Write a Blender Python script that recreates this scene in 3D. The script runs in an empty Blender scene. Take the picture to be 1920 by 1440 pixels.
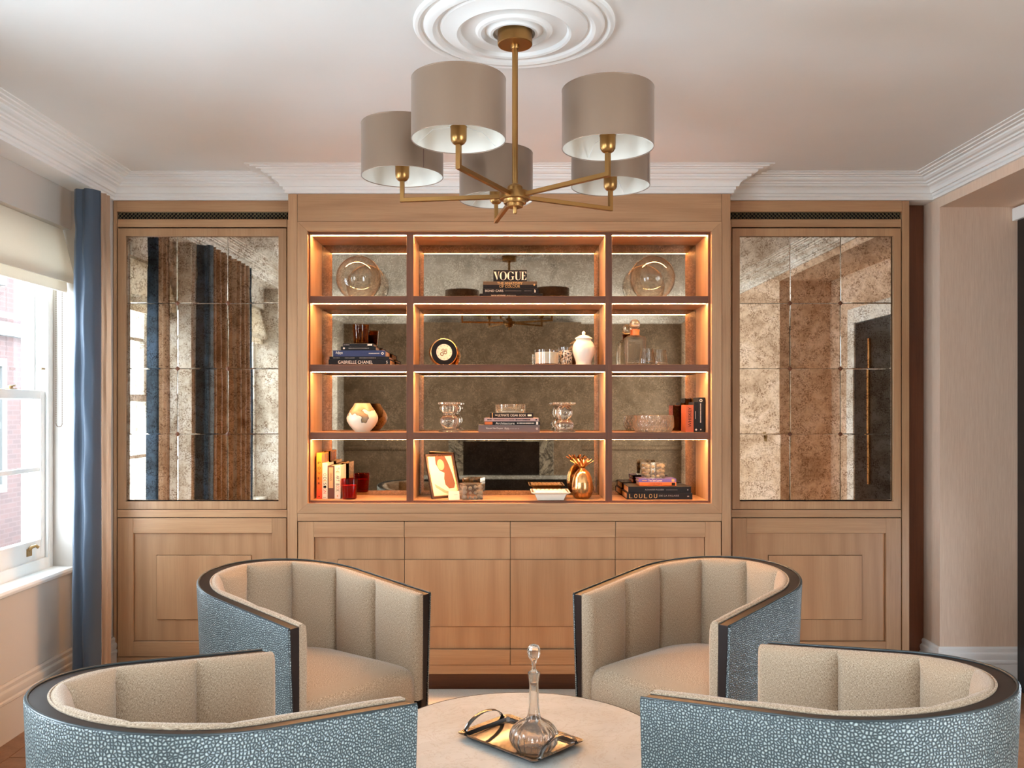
import bpy, bmesh, math, random
from mathutils import Vector, Matrix
random.seed(7)
PI = math.pi
S = bpy.context.scene
C = S.collection

# ------------------------------------------------------------------ camera, world, exposure
F, VX, VY, ZC = 1612.0, 947.0, 768.0, 1.436        # focal length in pixels, vanishing point, eye height
cam_d = bpy.data.cameras.new('camera')
cam = bpy.data.objects.new('camera', cam_d); C.objects.link(cam); S.camera = cam
cam.location = (0, 0, ZC); cam.rotation_euler = (PI / 2, 0, 0)
cam_d.sensor_width = 36; cam_d.lens = 36 * F / 1920
cam_d.shift_x = (960 - VX) / 1920; cam_d.shift_y = (VY - 720) / 1920
cam_d.clip_start = 0.05; cam_d.clip_end = 100

w = bpy.data.worlds.new('sky'); S.world = w; w.use_nodes = True
bg = w.node_tree.nodes['Background']
bg.inputs['Color'].default_value = (0.79, 0.95, 1.10, 1)
bg.inputs['Strength'].default_value = 9.8
LED = 190.0
vs = S.view_settings
vs.view_transform = 'Standard'; vs.look = 'None'; vs.gamma = 1; vs.use_curve_mapping = False
vs.exposure = 1.05
S.cycles.max_bounces = 12; S.cycles.diffuse_bounces = 6; S.cycles.glossy_bounces = 6
S.cycles.transmission_bounces = 12; S.cycles.transparent_max_bounces = 16
S.cycles.caustics_reflective = False; S.cycles.caustics_refractive = False
S.cycles.sample_clamp_indirect = 6; S.cycles.blur_glossy = 0.6

WINDOWS = [(3.38, 4.30), (1.25, 2.35), (-1.20, 0.35)]   # y spans of the three sash windows in the left wall
ADDED_WIN_R = (-1.40, 0.50)                                   # added unseen window in the right wall, lights the chair fronts
ADDED_GLAZED = (3.30, 3.80)                                   # added unseen glazed door in the right recess, brightens the back right chair
for (a, b, sx) in [(p, q, -1) for p, q in WINDOWS] + [ADDED_WIN_R + (1,), (ADDED_GLAZED[0] + 0.10, ADDED_GLAZED[1] - 0.10, 2)]:   # daylight portals in the window openings, the last two openings added
    l = bpy.data.lights.new('window_daylight', 'AREA'); l.shape = 'RECTANGLE'
    l.size = {-1: 1.62, 1: 2.2, 2: 0.55}[sx]; l.size_y = b - a - 0.02; l.cycles.is_portal = True
    o = bpy.data.objects.new('window_daylight', l); C.objects.link(o)
    o.location = ({-1: -2.39, 1: 2.36, 2: 2.73}[sx], (a + b) / 2, {-1: 1.48, 1: 1.2, 2: 0.425}[sx]); o.rotation_euler = (0, (-1 if sx < 0 else 1) * PI / 2, 0)

# ------------------------------------------------------------------ materials
def lin(r, g, b):
    f = lambda c: c / 12.92 if c <= 0.04045 else ((c + 0.055) / 1.055) ** 2.4
    return (f(r / 255), f(g / 255), f(b / 255), 1)

class NT:
    def __init__(self, name):
        self.m = bpy.data.materials.new(name); self.m.use_nodes = True
        self.t = self.m.node_tree; self.b = self.t.nodes['Principled BSDF']; self.o = self.t.nodes['Material Output']
    def n(self, kind, **kw):
        nd = self.t.nodes.new(kind)
        for k, v in kw.items():
            if hasattr(nd, k) and not isinstance(v, tuple): setattr(nd, k, v)
        return nd
    def l(self, a, b): self.t.links.new(a, b)
    def coord(self, scale, kind='Object', rnd=True, amp=17.3):
        tc = self.n('ShaderNodeTexCoord'); out = tc.outputs[kind]
        if rnd:
            oi = self.n('ShaderNodeObjectInfo'); mu = self.n('ShaderNodeMath', operation='MULTIPLY'); mu.inputs[1].default_value = amp
            self.l(oi.outputs['Random'], mu.inputs[0])
            ad = self.n('ShaderNodeVectorMath', operation='ADD'); self.l(out, ad.inputs[0]); self.l(mu.outputs[0], ad.inputs[1]); out = ad.outputs[0]
        mp = self.n('ShaderNodeMapping'); mp.inputs['Scale'].default_value = scale
        self.l(out, mp.inputs['Vector']); return mp.outputs[0]
    def noise(self, vec, scale=1.0, detail=4.0, rough=0.55, dist=0.0):
        nd = self.n('ShaderNodeTexNoise'); nd.inputs['Scale'].default_value = scale; nd.inputs['Detail'].default_value = detail
        nd.inputs['Roughness'].default_value = rough; nd.inputs['Distortion'].default_value = dist
        self.l(vec, nd.inputs['Vector']); return nd.outputs['Fac']
    def ramp(self, fac, stops):
        r = self.n('ShaderNodeValToRGB'); e = r.color_ramp.elements
        while len(e) < len(stops): e.new(0.5)
        for i, (p, c) in enumerate(stops): e[i].position = p; e[i].color = c
        self.l(fac, r.inputs[0]); return r.outputs[0]
    def mix(self, fac, a, b, blend='MIX'):
        m = self.n('ShaderNodeMix', data_type='RGBA', blend_type=blend)
        for sock, v in ((m.inputs[0], fac), (m.inputs[6], a), (m.inputs[7], b)):
            if hasattr(v, 'is_linked') or hasattr(v, 'links'): self.l(v, sock)
            else: sock.default_value = v
        return m.outputs[2]
    def bump(self, h, strength=0.2, dist=0.002):
        b = self.n('ShaderNodeBump'); b.inputs['Strength'].default_value = strength; b.inputs['Distance'].default_value = dist
        self.l(h, b.inputs['Height']); self.l(b.outputs[0], self.b.inputs['Normal'])
    def set(self, **kw):
        for k, v in kw.items():
            s = self.b.inputs[k.replace('_', ' ')]
            if hasattr(v, 'links'): self.l(v, s)
            else: s.default_value = v
        return self

M = {}
def plain(name, col, rough=0.5, metal=0.0, **kw):
    t = NT(name); t.set(Base_Color=lin(*col), Roughness=rough, Metallic=metal, **kw); M[name] = t.m; return t

def paint(name, col, bump=0.06, scale=180):
    t = NT(name); v = t.coord((1, 1, 1), rnd=False)
    c = lin(*col); n2 = t.noise(v, 3, 3)
    t.set(Base_Color=t.ramp(n2, [(0.3, tuple(x * 0.97 for x in c[:3]) + (1,)), (0.7, c)]), Roughness=0.62)
    t.bump(t.noise(v, scale, 3), bump, 0.001); M[name] = t.m
paint('ceiling_paint', (230, 228, 224)); paint('cornice_paint', (236, 234, 230), 0.03)
paint('wall_left_paint', (200, 192, 182)); paint('wall_rear_paint', (126, 105, 83)); paint('white_paint', (238, 238, 234), 0.02)
# grass-cloth wallpaper on the right wall: fine upright fibres
t = NT('wall_right_paper'); v = t.coord((160, 160, 6), rnd=False); n1 = t.noise(v, 1, 5, 0.6); v2 = t.coord((420, 420, 16), rnd=False); n2 = t.noise(v2, 1, 2)
t.set(Base_Color=t.mix(0.35, t.ramp(n1, [(0.35, lin(218, 190, 166)), (0.65, lin(228, 202, 178))]), t.ramp(n2, [(0.4, lin(212, 184, 160)), (0.6, lin(230, 206, 184))])), Roughness=0.7)
t.bump(n1, 0.25, 0.002); M['wall_right_paper'] = t.m

def wood(name, light, mid, dark, axis='z', rough=0.42, figure=0.5):
    t = NT(name)
    if axis == 'z': s1, s2, s3 = (64, 64, 2.2), (240, 240, 6), (6, 6, 0.9)
    else: s1, s2, s3 = (2.2, 64, 64), (6, 240, 240), (0.9, 6, 6)
    v1 = t.coord(s1); v2 = t.coord(s2); v3 = t.coord(s3, amp=0.35)
    n1 = t.noise(v1, 1, 6, 0.6, 0.8); n2 = t.noise(v2, 1, 3, 0.6)
    wv = t.n('ShaderNodeTexWave', wave_type='RINGS', rings_direction='SPHERICAL')
    wv.inputs['Scale'].default_value = 0.6; wv.inputs['Distortion'].default_value = 6; wv.inputs['Detail'].default_value = 2; wv.inputs['Detail Scale'].default_value = 0.8
    t.l(v3, wv.inputs['Vector'])
    a = t.ramp(n1, [(0.15, lin(*dark)), (0.48, lin(*mid)), (0.8, lin(*light))])
    b = t.ramp(wv.outputs['Fac'], [(0.0, lin(*dark)), (0.35, lin(*mid)), (1.0, lin(*light))])
    ab = t.mix(figure * 0.55, a, b)
    c = t.mix(t.ramp(n2, [(0.35, (0.35, 0.35, 0.35, 1)), (0.55, (0, 0, 0, 1))]), ab, lin(*dark))
    oi = t.n('ShaderNodeObjectInfo'); hs = t.n('ShaderNodeHueSaturation'); mr = t.n('ShaderNodeMapRange')
    mr.inputs[3].default_value = 0.93; mr.inputs[4].default_value = 1.07; t.l(oi.outputs['Random'], mr.inputs[0]); t.l(mr.outputs[0], hs.inputs['Value']); t.l(c, hs.inputs['Color'])
    t.set(Base_Color=hs.outputs[0], Roughness=rough); t.bump(n2, 0.12, 0.001); M[name] = t.m
OAK = ((194, 154, 115), (183, 141, 102), (161, 118, 83))
wood('oak_upright', *OAK); wood('oak_level', *OAK, axis='x')
wood('oak_panel', (190, 149, 110), (181, 139, 101), (167, 124, 88), figure=1.0)
wood('walnut_upright', (124, 74, 46), (110, 64, 39), (82, 46, 28)); wood('walnut_level', (124, 74, 46), (110, 64, 39), (82, 46, 28), axis='x')
wood('plank_wood', (150, 112, 84), (134, 98, 72), (104, 72, 50), rough=0.35)

def antique(name, cols, spot, sp=0.5, rough=0.05):
    t = NT(name); v = t.coord((1, 1, 1)); big = t.noise(v, 7, 4, 0.6, 0.6); fine = t.noise(v, 130, 5, 0.7, 0.5); mid = t.noise(v, 26, 5, 0.65)
    base = t.ramp(big, [(0.3, cols[0]), (0.5, cols[1]), (0.72, cols[2])])
    mask = t.n('ShaderNodeMath', operation='MULTIPLY'); t.l(t.ramp(fine, [(0.455, (0, 0, 0, 1)), (0.56, (1, 1, 1, 1))]), mask.inputs[0]); t.l(t.ramp(mid, [(0.36, (0, 0, 0, 1)), (0.60, (1, 1, 1, 1))]), mask.inputs[1])
    sc = t.n('ShaderNodeMath', operation='MULTIPLY'); t.l(mask.outputs[0], sc.inputs[0]); sc.inputs[1].default_value = sp
    col = t.mix(sc.outputs[0], base, spot)
    rg = t.n('ShaderNodeMapRange'); t.l(mid, rg.inputs[0]); rg.inputs[3].default_value = rough * 0.6; rg.inputs[4].default_value = rough * 2.4
    t.set(Base_Color=col, Metallic=1.0, Roughness=rg.outputs[0])
    M[name] = t.m
antique('antique_mirror', ((0.48, 0.38, 0.28, 1), (0.80, 0.71, 0.58, 1), (0.95, 0.90, 0.82, 1)), (0.25, 0.16, 0.10, 1), 0.88, 0.012)
antique('smoked_mirror', ((0.21, 0.16, 0.11, 1), (0.30, 0.235, 0.165, 1), (0.40, 0.32, 0.235, 1)), (0.66, 0.54, 0.40, 1), 0.5, 0.012)

# upholstery linen and pebbled leather follow the UVs of the curved surfaces (metres)
t = NT('linen'); v = t.coord((1, 1, 1), 'UV', False)
mx = t.n('ShaderNodeMapping'); mx.inputs['Scale'].default_value = (760, 190, 1); t.l(v, mx.inputs[0]); n1 = t.noise(mx.outputs[0], 1, 2)
my = t.n('ShaderNodeMapping'); my.inputs['Scale'].default_value = (190, 760, 1); t.l(v, my.inputs[0]); n2 = t.noise(my.outputs[0], 1, 2)
ad = t.n('ShaderNodeMath', operation='ADD'); t.l(n1, ad.inputs[0]); t.l(n2, ad.inputs[1]); hf = t.n('ShaderNodeMath', operation='MULTIPLY'); hf.inputs[1].default_value = 0.5; t.l(ad.outputs[0], hf.inputs[0])
t.set(Base_Color=t.ramp(hf.outputs[0], [(0.36, lin(110, 91, 71)), (0.5, lin(168, 145, 118)), (0.64, lin(208, 190, 165))]), Roughness=0.9, Sheen_Weight=0.25); t.bump(hf.outputs[0], 0.35, 0.001); M['linen'] = t.m
t = NT('shagreen'); v = t.coord((1, 1, 1), 'UV', False)
vo = t.n('ShaderNodeTexVoronoi', voronoi_dimensions='2D', feature='DISTANCE_TO_EDGE'); vo.inputs['Scale'].default_value = 130; vo.inputs['Randomness'].default_value = 0.85; t.l(v, vo.inputs['Vector'])
c1 = t.ramp(vo.outputs['Distance'], [(0.06, lin(46, 55, 57)), (0.22, lin(86, 99, 101)), (0.40, lin(162, 171, 167))])
hgt = t.ramp(vo.outputs['Distance'], [(0.0, (0, 0, 0, 1)), (0.38, (1, 1, 1, 1))])
t.set(Base_Color=c1, Roughness=0.34, Specular_IOR_Level=0.55); t.bump(hgt, 0.5, 0.002); M['shagreen'] = t.m
def satin(name, col, rough=0.48):
    t = NT(name); v = t.coord((9, 9, 3)); n1 = t.noise(v, 1, 4, 0.55, 0.3); f = t.noise(t.coord((300, 300, 900)), 1, 2)
    c = lin(*col); t.set(Base_Color=t.mix(0.3, c, t.ramp(f, [(0.3, tuple(x * 0.8 for x in c[:3]) + (1,)), (0.7, tuple(min(1, x * 1.15) for x in c[:3]) + (1,))])), Roughness=rough, Sheen_Weight=0.3, Sheen_Roughness=0.4)
    t.bump(n1, 0.25, 0.01)
    ts = t.n('ShaderNodeBsdfTranslucent'); ts.inputs[0].default_value = c; mx = t.n('ShaderNodeMixShader'); mx.inputs[0].default_value = 0.3; t.l(t.b.outputs[0], mx.inputs[1]); t.l(ts.outputs[0], mx.inputs[2]); t.l(mx.outputs[0], t.o.inputs[0]); M[name] = t.m
satin('blue_satin', (72, 85, 101)); satin('taupe_satin', (176, 146, 120), 0.5); satin('blind_linen', (222, 213, 198), 0.8)
t = plain('shade_silk', (132, 107, 86), 0.32, 0.35, Sheen_Weight=0.3, Anisotropic=0.6); 
plain('shade_lining', (226, 220, 208), 0.7)
# brushed brass
def metal(name, col, rough):
    t = NT(name); n = t.noise(t.coord((60, 60, 6)), 1, 3); rg = t.n('ShaderNodeMapRange'); t.l(n, rg.inputs[0]); rg.inputs[3].default_value = rough * 0.8; rg.inputs[4].default_value = rough * 1.25
    t.set(Base_Color=lin(*col), Metallic=1.0, Roughness=rough); M[name] = t.m
metal('brass', (162, 120, 70), 0.34); metal('dark_brass', (120, 92, 60), 0.35); metal('gold', (238, 182, 120), 0.22); metal('chrome', (122, 119, 116), 0.12); metal('grille_metal', (150, 138, 110), 0.45)
plain('dark_wood', (38, 28, 25), 0.38, 0.0, Specular_IOR_Level=0.3); plain('gap_dark', (22, 15, 11), 0.8); plain('black_gloss', (10, 9, 9), 0.5, 0.0, Specular_IOR_Level=0.15); plain('black_paint', (24, 18, 16), 0.3)
t = NT('marble'); v = t.coord((1, 1, 1), rnd=False); n0 = t.noise(v, 2.2, 6, 0.6, 1.2); n1 = t.noise(v, 9, 8, 0.7, 1.6)
cream = t.ramp(n0, [(0.3, lin(160, 159, 154)), (0.55, lin(177, 177, 172)), (0.75, lin(189, 190, 186))])
t.set(Base_Color=t.mix(t.ramp(n1, [(0.485, (0, 0, 0, 1)), (0.5, (0.55, 0.55, 0.55, 1)), (0.515, (0, 0, 0, 1))]), cream, lin(142, 124, 106)), Roughness=0.42, Specular_IOR_Level=0.3); M['marble'] = t.m
t = NT('veined_marble'); v = t.coord((1, 1, 1), rnd=False); n1 = t.noise(v, 3, 8, 0.65, 2.2)
t.set(Base_Color=t.ramp(n1, [(0.42, lin(150, 140, 124)), (0.5, lin(60, 52, 46)), (0.54, lin(150, 140, 124))]), Roughness=0.2); M['veined_marble'] = t.m
t = NT('rug_wool'); n = t.noise(t.coord((1, 1, 1), rnd=False), 320, 3); t.set(Base_Color=t.ramp(n, [(0.3, lin(196, 182, 164)), (0.7, lin(218, 206, 190))]), Roughness=0.95); t.bump(n, 0.4, 0.004); M['rug_wool'] = t.m

def thin_glass(name, tint=(1, 1, 1, 1), extra=0.04):
    t = NT(name); t.t.nodes.remove(t.b)
    tr = t.n('ShaderNodeBsdfTransparent'); tr.inputs[0].default_value = tint; gl = t.n('ShaderNodeBsdfGlossy'); gl.inputs['Roughness'].default_value = 0.02
    lw = t.n('ShaderNodeLayerWeight'); pw = t.n('ShaderNodeMath', operation='POWER'); pw.inputs[1].default_value = 4.0; t.l(lw.outputs['Facing'], pw.inputs[0]); ad = t.n('ShaderNodeMath', operation='MULTIPLY_ADD'); ad.inputs[1].default_value = 0.85; ad.inputs[2].default_value = extra; t.l(pw.outputs[0], ad.inputs[0])
    mx = t.n('ShaderNodeMixShader'); t.l(ad.outputs[0], mx.inputs[0]); t.l(tr.outputs[0], mx.inputs[1]); t.l(gl.outputs[0], mx.inputs[2]); t.l(mx.outputs[0], t.o.inputs[0]); M[name] = t.m
thin_glass('window_glass'); thin_glass('vase_glass', (0.97, 0.95, 0.92, 1), 0.03); thin_glass('red_glass', (0.75, 0.10, 0.05, 1), 0.04); thin_glass('amber_glass', (0.72, 0.40, 0.10, 1), 0.04); thin_glass('clear_tumbler', (0.95, 0.94, 0.92, 1), 0.05)
def crystal(name, tint=(1, 1, 1, 1), share=0.35, milk=0.0):
    t = NT(name); t.t.nodes.remove(t.b); g = t.n('ShaderNodeBsdfGlass'); g.inputs['IOR'].default_value = 1.5; g.inputs['Color'].default_value = tint; g.inputs['Roughness'].default_value = 0.0
    tr = t.n('ShaderNodeBsdfTransparent'); tr.inputs[0].default_value = tint; mx = t.n('ShaderNodeMixShader'); mx.inputs[0].default_value = share
    t.l(g.outputs[0], mx.inputs[1]); t.l(tr.outputs[0], mx.inputs[2]); df = t.n('ShaderNodeBsdfTranslucent'); df.inputs[0].default_value = (1, 0.97, 0.92, 1); d2_ = t.n('ShaderNodeBsdfDiffuse'); d2_.inputs[0].default_value = (1, 0.97, 0.92, 1); ms = t.n('ShaderNodeMixShader'); t.l(df.outputs[0], ms.inputs[1]); t.l(d2_.outputs[0], ms.inputs[2]); m3 = t.n('ShaderNodeMixShader'); m3.inputs[0].default_value = milk; t.l(mx.outputs[0], m3.inputs[1]); t.l(ms.outputs[0], m3.inputs[2]); t.l(m3.outputs[0], t.o.inputs[0]); M[name] = t.m
crystal('crystal', (1, 0.98, 0.95, 1), 0.2, 0.06); crystal('cut_crystal', (1, 0.98, 0.95, 1), 0.1, 0.12); crystal('decanter_glass', (1, 0.99, 0.97, 1), 0.04, 0.03); crystal('lead_glass', (1, 0.98, 0.95, 1), 0.3, 0.02)
t = NT('led_light'); t.set(Base_Color=(0, 0, 0, 1), Emission_Color=(1.0, 0.51, 0.20, 1), Emission_Strength=LED); M['led_light'] = t.m
for nm, col, r in [('paper', (236, 214, 180), 0.8), ('ink_black', (18, 16, 16), 0.55), ('book_black', (24, 20, 20), 0.42), ('book_navy', (34, 44, 84), 0.4), ('book_white', (240, 230, 208), 0.5), ('book_brown', (92, 58, 46), 0.5),
                   ('book_tan', (190, 160, 116), 0.5), ('book_orange', (214, 104, 38), 0.45), ('book_rust', (190, 88, 44), 0.45), ('book_pink', (196, 156, 146), 0.5), ('book_grey', (112, 92, 84), 0.45), ('book_violet', (96, 80, 150), 0.45),
                   ('book_bronze', (84, 66, 44), 0.4), ('print_cream', (236, 216, 192), 0.5), ('print_gold', (206, 160, 96), 0.4), ('print_grey', (150, 138, 128), 0.5), ('print_red', (200, 60, 44), 0.5), ('print_orange', (226, 140, 60), 0.5),
                   ('print_green', (70, 110, 60), 0.5), ('print_blue', (60, 66, 130), 0.5), ('porcelain', (240, 232, 216), 0.25), ('candle_wax', (244, 230, 204), 0.6), ('red_wax', (196, 40, 22), 0.45), ('dark_wax', (50, 30, 14), 0.4),
                   ('frame_brown', (60, 34, 28), 0.3), ('skin_tone', (214, 164, 134), 0.6), ('hair_brown', (120, 74, 54), 0.6), ('photo_cream', (246, 228, 200), 0.4), ('ext_white', (236, 234, 228), 0.6), ('ext_stone', (92, 90, 86), 0.7), ('ext_paving', (60, 58, 55), 0.8), ('dark_glass', (40, 44, 48), 0.1), ('copper', (170, 96, 56), 0.35),
                   ('sofa_grey', (140, 132, 120), 0.9), ('socket_brass', (150, 116, 66), 0.35)]:
    plain(nm, col, r, 0.0, Specular_IOR_Level=0.25 if sum(col) < 90 else 0.5)
t = NT('power_cover'); g = t.n('ShaderNodeTexCoord'); sx = t.n('ShaderNodeSeparateXYZ'); t.l(g.outputs['Generated'], sx.inputs[0])
t.set(Base_Color=t.ramp(sx.outputs[2], [(0.1, lin(228, 74, 34)), (0.95, lin(240, 168, 48))]), Roughness=0.45); M['power_cover'] = t.m
t = NT('blotched_glaze'); v = t.coord((1, 1, 1), rnd=False); n1 = t.noise(v, 16, 2, 0.4, 0.3); sp = t.n('ShaderNodeSeparateXYZ'); tc = t.n('ShaderNodeTexCoord'); t.l(tc.outputs['Generated'], sp.inputs[0])
ad = t.n('ShaderNodeMath', operation='ADD'); t.l(n1, ad.inputs[0]); ml = t.n('ShaderNodeMath', operation='MULTIPLY'); ml.inputs[1].default_value = 0.55; t.l(sp.outputs[2], ml.inputs[0]); t.l(ml.outputs[0], ad.inputs[1])
t.set(Base_Color=t.ramp(ad.outputs[0], [(0.0, lin(238, 220, 192)), (0.83, lin(238, 220, 192)), (0.845, lin(70, 52, 38)), (0.87, lin(150, 122, 88)), (1.0, lin(164, 138, 104))]), Roughness=0.3); M['blotched_glaze'] = t.m
t = NT('speckled_glass'); v = t.coord((1, 1, 1), rnd=False); vo = t.n('ShaderNodeTexVoronoi'); vo.inputs['Scale'].default_value = 170; t.l(v, vo.inputs['Vector']); n = t.noise(vo.outputs['Color'], 3, 1)
t.set(Base_Color=t.ramp(n, [(0.40, lin(30, 24, 20)), (0.46, lin(180, 140, 100)), (0.52, lin(240, 226, 200))]), Roughness=0.2); M['speckled_glass'] = t.m
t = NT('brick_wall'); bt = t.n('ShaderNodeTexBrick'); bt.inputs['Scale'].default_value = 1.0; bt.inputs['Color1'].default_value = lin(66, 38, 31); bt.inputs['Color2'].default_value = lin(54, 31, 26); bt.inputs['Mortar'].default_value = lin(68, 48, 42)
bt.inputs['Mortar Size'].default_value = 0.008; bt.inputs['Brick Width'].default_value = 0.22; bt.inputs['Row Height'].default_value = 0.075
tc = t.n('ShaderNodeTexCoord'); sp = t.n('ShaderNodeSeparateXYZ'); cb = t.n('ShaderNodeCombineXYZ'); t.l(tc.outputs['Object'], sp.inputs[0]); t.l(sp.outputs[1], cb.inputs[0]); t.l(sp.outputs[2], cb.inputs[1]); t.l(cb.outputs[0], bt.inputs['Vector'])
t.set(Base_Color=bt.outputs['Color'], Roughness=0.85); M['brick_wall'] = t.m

# ------------------------------------------------------------------ mesh helpers
def X(px, D): return (px - VX) * D / F
def Z(py, D): return ZC - (py - VY) * D / F

class MB:
    def __init__(self): self.v = []; self.f = []; self.uv = {}
    def add(self, vs, fs):
        o = len(self.v); self.v += [Vector(p) for p in vs]; self.f += [tuple(i + o for i in f) for f in fs]; return self
    def box(self, x0, x1, y0, y1, z0, z1):
        return self.add([(x0, y0, z0), (x1, y0, z0), (x1, y1, z0), (x0, y1, z0), (x0, y0, z1), (x1, y0, z1), (x1, y1, z1), (x0, y1, z1)],
                        [(0, 3, 2, 1), (4, 5, 6, 7), (0, 1, 5, 4), (1, 2, 6, 5), (2, 3, 7, 6), (3, 0, 4, 7)])
    def prism(self, poly, axis, a0, a1):
        n = len(poly)
        P = (lambda p, a: (a, p[0], p[1])) if axis == 'x' else (lambda p, a: (p[0], a, p[1])) if axis == 'y' else (lambda p, a: (p[0], p[1], a))
        return self.add([P(p, a0) for p in poly] + [P(p, a1) for p in poly], [tuple(range(n)), tuple(range(n, 2 * n))[::-1]] + [(i, (i + 1) % n, n + (i + 1) % n, n + i) for i in range(n)])
    def ring(self, x0, x1, z0, z1, wx, wz, y0, y1):                 # mitred rectangular frame in the XZ plane
        o = [(x0, z0), (x1, z0), (x1, z1), (x0, z1)]; i = [(x0 + wx, z0 + wz), (x1 - wx, z0 + wz), (x1 - wx, z1 - wz), (x0 + wx, z1 - wz)]
        for k in range(4):
            j = (k + 1) % 4; self.prism([o[k], o[j], i[j], i[k]], 'y', y0, y1)
        return self
    def lathe(self, prof, c=(0, 0, 0), seg=32, closed=False, mod=None):
        o = len(self.v); n = len(prof)
        for (r, z) in prof:
            for k in range(seg):
                a = 2 * PI * k / seg; rr = r * (mod(a, r, z) if mod else 1)
                self.v.append(Vector((c[0] + rr * math.cos(a), c[1] + rr * math.sin(a), c[2] + z)))
        for i in range(n - 1 + (1 if closed else 0)):
            for k in range(seg):
                k2 = (k + 1) % seg; i2 = (i + 1) % n; self.f.append((o + i * seg + k, o + i * seg + k2, o + i2 * seg + k2, o + i2 * seg + k))
        if not closed:
            for i in (0, n - 1):
                if prof[i][0] > 1e-6: self.f.append(tuple(o + i * seg + k for k in range(seg)))
        return self
    def tube(self, pts, r, seg=8, closed=False, square=False):
        pts = [Vector(p) for p in pts]; n = len(pts); o = len(self.v); up = Vector((0, 0, 1)); prev = None
        if square: seg = 4
        for i, p in enumerate(pts):
            a = pts[(i - 1) % n] if (closed or i > 0) else p; b = pts[(i + 1) % n] if (closed or i < n - 1) else p
            d = (b - a).normalized()
            if prev is None:
                ref = up if abs(d.dot(up)) < 0.95 else Vector((1, 0, 0)); s = d.cross(ref).normalized()
            else:
                s = prev - d * prev.dot(d); s.normalize()
            prev = s; u = s.cross(d); rr = r[i] if isinstance(r, (list, tuple)) else r
            for k in range(seg):
                an = 2 * PI * (k + (0.5 if square else 0)) / seg; q = rr * (1.4142 if square else 1); self.v.append(p + s * (q * math.cos(an)) + u * (q * math.sin(an)))
        for i in range(n - (0 if closed else 1)):
            j = (i + 1) % n
            for k in range(seg): k2 = (k + 1) % seg; self.f.append((o + i * seg + k, o + i * seg + k2, o + j * seg + k2, o + j * seg + k))
        if not closed: self.f.append(tuple(o + k for k in range(seg))); self.f.append(tuple(o + (n - 1) * seg + k for k in range(seg)))
        return self
    def grid(self, rows, uvs=None):
        o = len(self.v); m = len(rows[0])
        for i, r in enumerate(rows):
            for j, p in enumerate(r):
                if uvs: self.uv[len(self.v)] = uvs[i][j]
                self.v.append(Vector(p))
        for i in range(len(rows) - 1):
            for j in range(m - 1): self.f.append((o + i * m + j, o + i * m + j + 1, o + (i + 1) * m + j + 1, o + (i + 1) * m + j))
        return self
    def ball(self, c, r, seg=16, sz=1.0):
        n = max(6, seg // 2); return self.lathe([(r * math.sin(PI * i / n), -r * sz * math.cos(PI * i / n)) for i in range(n + 1)], c, seg)
    def xf(self, m):
        self.v = [m @ p for p in self.v]; return self
    def build(self, name, mat, parent=None, smooth=None, bevel=0, seg=2, recalc=True, origin=None):
        vs = self.v
        lo = Vector([min(p[i] for p in vs) for i in range(3)]); hi = Vector([max(p[i] for p in vs) for i in range(3)])
        o = Vector(origin) if origin is not None else Vector(((lo.x + hi.x) / 2, (lo.y + hi.y) / 2, lo.z))
        me = bpy.data.meshes.new(name); me.from_pydata([p - o for p in vs], [], self.f)
        if self.uv:
            ul = me.uv_layers.new(name='uv')
            for lp in me.loops: ul.data[lp.index].uv = self.uv.get(lp.vertex_index, (0, 0))
        bm = bmesh.new(); bm.from_mesh(me); bmesh.ops.remove_doubles(bm, verts=bm.verts, dist=1e-6)
        if recalc: bmesh.ops.recalc_face_normals(bm, faces=bm.faces)
        bm.to_mesh(me); bm.free()
        if smooth is not None:
            me.polygons.foreach_set('use_smooth', [True] * len(me.polygons)); me.set_sharp_from_angle(angle=math.radians(smooth))
        me.materials.append(M[mat] if isinstance(mat, str) else mat)
        return link(name, me, parent, o, bevel, seg)

def link(name, data, parent, o, bevel=0, seg=2):
    ob = bpy.data.objects.new(name, data); C.objects.link(ob); ob['o'] = list(o)
    if parent is not None:
        ob.parent = parent; ob.location = Vector(o) - Vector(parent['o'])
    else: ob.location = o
    if bevel:
        b = ob.modifiers.new('bevel', 'BEVEL'); b.width = bevel; b.segments = seg; b.limit_method = 'ANGLE'; b.angle_limit = math.radians(40); b.harden_normals = False
    return ob
def thing(name, label, cat, o=(0, 0, 0), group=None):
    e = bpy.data.objects.new(name, None); C.objects.link(e); e.location = o; e['o'] = list(o); e.empty_display_size = 0.05
    return tag(e, label, cat, group)
def tag(o, label, cat, group=None):
    o['label'] = label; o['category'] = cat
    if group: o['group'] = group
    return o
def local(e): e['o'] = [0, 0, 0]; return e          # children of this thing are given in its own frame
def struct(o): o['kind'] = 'structure'; return o
def copy_tree(o, parent=None):
    c = o.copy(); C.objects.link(c); c.parent = parent
    for ch in o.children: copy_tree(ch, c)
    return c
def box(name, mat, parent, x0, x1, y0, y1, z0, z1, bevel=0.0015, seg=2): return MB().box(x0, x1, y0, y1, z0, z1).build(name, mat, parent, bevel=bevel, seg=seg)
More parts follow.
